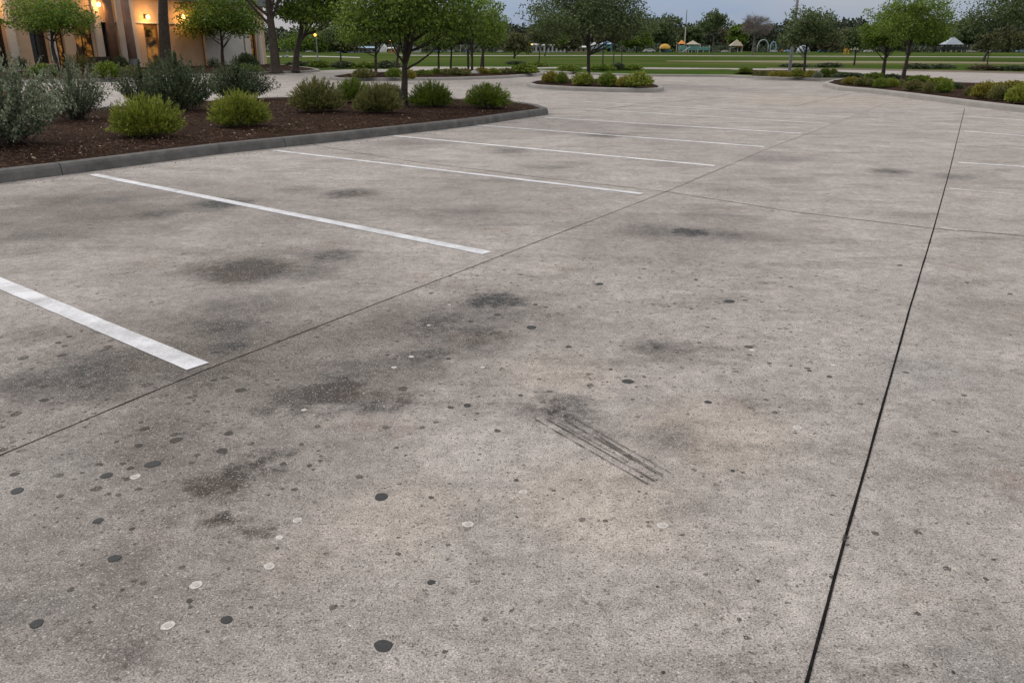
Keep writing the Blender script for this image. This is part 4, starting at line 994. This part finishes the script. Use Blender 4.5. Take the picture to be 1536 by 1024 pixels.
def tower(px0, px1, yt, yb, post, deck, roof, slide, label, side=1, flat=False):
    B, s = site((px0+px1)/2, yb); hw = (px1-px0)/2*s; hh = zof(px0, yt, B); root = thing('play_tower', B, label, 'playground tower'); dpt = min(hw, 1.5)
    for sx_ in (-1, 1):
        for sy_ in (-1, 1): b = MB(); b.tube([(sx_*hw*.8, sy_*dpt*.8, 0), (sx_*hw*.8, sy_*dpt*.8, hh*.72)], .09, 6); b.build('post', M[post], root)
    b = MB(); b.box((0, 0, hh*.38), (hw*1.8, dpt*1.8, .14)); 
    b.box((0, -dpt*.88, hh*.50), (hw*1.7, .06, hh*.16)); b.build('deck', M[deck], root)
    b = MB()
    if flat: b.box((0, 0, hh*.78), (hw*2.1, dpt*2.2, hh*.12), bevel=.1)
    else:
        z0 = hh*.68; c = [(-hw*1.05, -dpt*1.05, z0), (hw*1.05, -dpt*1.05, z0), (hw*1.05, dpt*1.05, z0), (-hw*1.05, dpt*1.05, z0)]
        for i in range(4): b.poly([c[i], c[(i+1) % 4], (0, 0, hh)])
        b.poly(c[::-1])
    b.build('roof', M[roof], root)
    if slide:
        b = MB(); pts = [Vector((side*hw*.6, -dpt*.9, hh*.42)), Vector((side*hw*1.1, -dpt*1.2, hh*.32)), Vector((side*hw*1.7, -dpt*1.5, hh*.12)), Vector((side*hw*2.1, -dpt*1.6, .15))]
        for i in range(3):
            p, q = pts[i], pts[i+1]; o_ = Vector((0, .35, 0)); b.quad(p-o_, q-o_, q+o_, p+o_)
            for sg in (-1, 1): e = o_*sg; b.quad(p+e, q+e, q+e+Vector((0,0,.25)), p+e+Vector((0,0,.25)))
        b.build('slide', M[slide], root)
def canopy(px0, px1, yt, yb, mat, label, name='shade_canopy', round_=False, cat='canopy'):
    B, s = site((px0+px1)/2, yb); hw = (px1-px0)/2*s; hh = zof(px0, yt, B); root = thing(name, B, label, cat); b = MB()
    if round_: b.dome((0, 0, hh*.45), hw, hw*.8, hh*.55, 14, 6)
    else:
        z0 = hh*.5; c = [(-hw, -hw*.7, z0), (hw, -hw*.7, z0), (hw, hw*.7, z0), (-hw, hw*.7, z0)]
        for i in range(4): b.poly([c[i], c[(i+1) % 4], (hw*.1, 0, hh)])
        b.poly(c[::-1])
    b.build('cover', M[mat], root)
    for sx_ in (-1, 1): q = MB(); q.tube([(sx_*hw*.85, 0, 0), (sx_*hw*.85, 0, hh*.5)], .08, 6); q.build('post', M['p_white'], root)
def tent(px0, px1, yt, yb, mat, label):
    B, s = site((px0+px1)/2, yb); hw = (px1-px0)/2*s; hh = zof(px0, yt, B); root = thing('tent', B, label, 'tent'); b = MB()
    b.dome((0, 0, 0), hw, hw*.8, hh, 14, 6); b.build('shell', M[mat], root)
    b = MB(); b.poly([(-hw*.3, -hw*.78, .02), (hw*.3, -hw*.78, .02), (hw*.2, -hw*.62, hh*.62), (-hw*.2, -hw*.62, hh*.62)]); b.build('opening', M['p_teal'], root)
canopy(989, 1005, 66, 78, 'p_yellow', 'domed yellow-orange canopy left of the teal play platform', round_=True)
tower(1017, 1026, 60, 79, 'p_cream', 'p_teal', 'p_orange', None, 'orange-roofed play tower at the left of the teal platform')
tower(1030, 1046, 61, 79.5, 'p_white', 'p_teal', 'p_cream', 'p_white', 'cream-roofed play tower with a white slide on the teal platform', -1)
def platform(px0, px1, yt, yb, mat, label):
    B, s = site((px0+px1)/2, yb); hw = (px1-px0)/2*s; hh = zof(px0, yt, B); root = thing('play_platform', B, label, 'play platform'); b = MB(); b.box((0, 0, hh*.62), (hw*2, 2.4, hh*.5), bevel=.05); b.build('railing', M[mat], root)
    for k in range(6): q = MB(); q.tube([(-hw*.95+hw*1.9*k/5, -1.1, 0), (-hw*.95+hw*1.9*k/5, -1.1, hh*1.05)], .09, 6); q.build('post', M['p_white'], root)
platform(1019, 1062, 70, 78.5, 'p_teal', 'long teal play platform under the masts')
tower(900, 918, 61, 79, 'p_blue', 'p_teal', 'p_blue', 'p_pale', 'pale blue play tower seen behind the left sapling', -1)
arch(933, 943, 67, 78.5, 'p_blue', 'blue arch right of the three saplings')
tower(886, 896, 63, 79, 'p_pale', 'p_pale', 'p_white', None, 'whitish play house just right of the oval island trunk')
arch(1136, 1151, 60, 77, 'p_pale', 'large grey arch right of the leafless tree', 1.4)
arch(1155, 1163, 63, 77, 'p_blue', 'smaller blue arch right of the large grey one', 1.4)
canopy(1094, 1112, 59, 77, 'p_cream', 'cream and orange canopy over a dark kiosk near the tall tree')
canopy(1106, 1113, 63, 77, 'p_orange', 'small orange canopy at the side of the cream one')
tent(1195, 1214, 68, 79, 'p_pale', 'pale dome tent left of the leaning verge tree trunk')
tent(570, 582, 66, 79, 'p_white', 'white pointed tent left of the foreground tree trunk')
canopy(1270, 1286, 69, 81, 'p_cream', 'cream-roofed cart shelter with a yellow front on the lawn')
tower(1266, 1272, 66, 82, 'p_yellow', 'p_yellow', 'p_orange', None, 'narrow yellow play post beside the cream-roofed shelter')
platform(1408, 1446, 69, 77, 'p_dark', 'dark green platform under the big white tent at right')
canopy(1412, 1438, 55, 75, 'p_pale', 'big blue-white tent roof above the dark platform at right')
arch(1046, 1050, 66, 78, 'p_white', 'thin white hoop on the right part of the teal platform', .8)
def person(px, yt, yb, top, bottom, label):
    B, s = site(px, yb); hh = zof(px, yt, B); k = hh/1.75; b = MB(); root = thing('person', B, label, 'person')
    b.tube([(-.10*k,0,0), (-.10*k,0,.45*k), (-.09*k,0,.85*k)], [.05*k,.07*k,.09*k], 7); b.tube([(.10*k,.05*k,0), (.10*k,0,.45*k), (.09*k,0,.85*k)], [.05*k,.07*k,.09*k], 7); b.build('legs', M[bottom], root, True)
    b = MB(); b.tube([(0,0,.82*k), (0,0,1.1*k), (0,0,1.38*k), (0,0,1.46*k)], [.16*k,.15*k,.20*k,.07*k], 9)
    for sg in (-1, 1): b.tube([(sg*.2*k,0,1.38*k), (sg*.25*k,0,1.1*k), (sg*.24*k,-.08*k,.85*k)], [.06*k,.05*k,.035*k], 6)
    b.build('shirt', M[top], root, True)
    b = MB(); b.tube([(0,0,1.44*k), (0,0,1.54*k)], .055*k, 7); b.dome((0,0,1.62*k), .09*k, .105*k, .125*k, 9, 6, True); b.build('head', M['brown_col'], root, True)
person(1172.5, 73.5, 80, 'p_orange', 'p_dark', 'distant person in an orange top on the far lawn')
def vehicle(px, yb, wpx, mat, label, rz=0.0, group='vehicles parked beyond the lawn'):
    B, s = site(px, yb); Lm = wpx*s*1.05; k = Lm/4.4 if abs(math.sin(rz)) < .5 else Lm/1.8
    root = thing('parked_car', B, label, 'car', group, rz=rz)
    b = MB(); prof = [(-2.2,.30),(-2.2,.80),(-1.95,.95),(-1.2,1.0),(-.7,1.45),(.9,1.48),(1.6,1.02),(2.1,.92),(2.2,.75),(2.2,.30)]
    n = len(prof); hw = .86
    for sy_ in (-1, 1): b.poly([(x*k, sy_*hw*k*(1 if z < 1.05 else .86), z*k) for x, z in (prof if sy_ < 0 else prof[::-1])])
    for i in range(n):
        (xa, za), (xb, zb_) = prof[i], prof[(i+1) % n]; wa = hw*(1 if za < 1.05 else .86); wb_ = hw*(1 if zb_ < 1.05 else .86)
        b.quad((xa*k, -wa*k, za*k), (xa*k, wa*k, za*k), (xb*k, wb_*k, zb_*k), (xb*k, -wb_*k, zb_*k))
    b.build('body', M[mat], root)
    b = MB()
    for sy_ in (-1, 1): b.poly([(x*k, sy_*(w_+.012)*k, z*k) for x, z, w_ in ((-1.05,1.06,.855),(1.35,1.06,.855),(.85,1.40,.765),(-.68,1.38,.77))])
    b.poly([(1.58*k, -.7*k, 1.06*k), (1.58*k, .7*k, 1.06*k), (1.0*k, .64*k, 1.44*k), (1.0*k, -.64*k, 1.44*k)]); b.poly([(-1.17*k, -.7*k, 1.05*k), (-1.17*k, .7*k, 1.05*k), (-.78*k, .64*k, 1.42*k), (-.78*k, -.64*k, 1.42*k)])
    b.build('windows', M['dark_glass'], root)
    for wx in (-1.35, 1.35):
        for wy in (-.88, .88): q = MB(); q.tube([(wx*k, (wy-.1)*k, .33*k), (wx*k, (wy+.1)*k, .33*k)], .33*k, 10); q.build('wheel', M['p_dark'], root)
for a in [(974,76.5,15,'p_white','white van-like car left of the domed yellow canopy'),(1001,76.2,10,'p_navy','dark blue car half hidden below the domed yellow canopy'),(1087,76.5,9,'p_white','white car between the tall tree and the cream canopy'),
          (1160,76.8,10,'p_white','white car below the smaller blue arch'),(1182,76.5,11,'p_blue','light blue car just left of the tall light pole'),(1234,76.5,12,'p_navy','dark navy car right of the leaning verge tree trunk'),
          (1302,76.2,11,'p_white','white car behind the stub of the small bank tree'),(1456,76.5,9,'p_white','white car right of the dark green platform'),(1465.5,76.6,6,'p_cream','cream car beside the white one near the corner tree trunk'),
          (1490,76.5,11,'p_pale','silver car right of the corner tree trunk'),(1531,76.4,12,'p_blue','blue-white car at the right edge below the corner tree'),(656,77,10,'p_blue','blue car seen through the slim median trees'),
          (675,77,9,'p_pale','pale car right of the blue one through the median trees'),(700,77.2,10,'p_navy','dark car behind the bright staked median tree'),(750,77.2,9,'p_white','white car behind the small olive lawn tree'),
          (448,86,9,'p_navy','dark blue car between the twin trunks and the lamp post'),(428,86,9,'p_pale','silver car seen between the twin dark trunks'),(464,79,9,'p_white','white car behind the small lamp post')]:
    vehicle(a[0], a[1], a[2], a[3], a[4], group='cars parked beyond the lawn')
def far_building(px0, px1, yt, yb, wall, roof, label, cols=0, wins=5):
    B, s = site((px0+px1)/2, yb); hw = (px1-px0)/2*s; hh = zof(px0, yt, B); root = thing('distant_building', B, label, 'building', rz=0.0)
    b = MB(); b.box((0, 3, hh*.38), (hw*2, 6, hh*.76)); b.build('wall', M[wall], root)
    b = MB(); z0 = hh*.762
    c = [(-hw*1.06, -.9, z0), (hw*1.06, -.9, z0), (hw*1.06, 6.6, z0), (-hw*1.06, 6.6, z0)]; r1, r2 = (-hw*.9, 3, hh), (hw*.9, 3, hh)
    b.poly([c[0], c[1], r2, r1]); b.poly([c[2], c[3], r1, r2]); b.poly([c[1], c[2], r2]); b.poly([c[3], c[0], r1]); b.poly(c[::-1]); b.build('roof', M[roof], root)
    for k in range(wins):
        x = -hw*.85+hw*1.7*k/max(1, wins-1); q = MB(); q.box((x, -.02, hh*.36), (hw*.9/wins, .06, hh*.36)); q.build('window', M['dark_glass'], root)
    for k in range(cols):
        x = -hw*.98+hw*1.96*k/(cols-1); q = MB(); q.tube([(x, -.75, 0), (x, -.75, hh*.76)], .16, 8); q.build('column', M['p_white'], root)
far_building(799, 846, 65, 78.5, 'p_white', 'p_white', 'white colonnaded pavilion left of the oval island tree', 9, 8)
far_building(506, 530, 66, 79.5, 'p_pale', 'p_white', 'small pale blue building left of the thin dark tree', 0, 4)
far_building(534, 562, 70, 79.5, 'p_pale', 'p_blue', 'low bluish building right of the thin dark tree', 0, 5)
far_building(852, 884, 69, 78.5, 'p_cream', 'p_white', 'cream building partly behind the oval island tree trunk', 0, 5)
far_building(616, 628, 61, 79, 'p_white', 'p_blue', 'tall narrow white building right of the foreground trunk', 0, 2)
# added yellow block, its colour standing in for the lit tent's glow
far_building(581, 590, 71, 79.5, 'p_yellow', 'p_white', 'little yellow block standing in for the glow beside the white pointed tent', 0, 2)
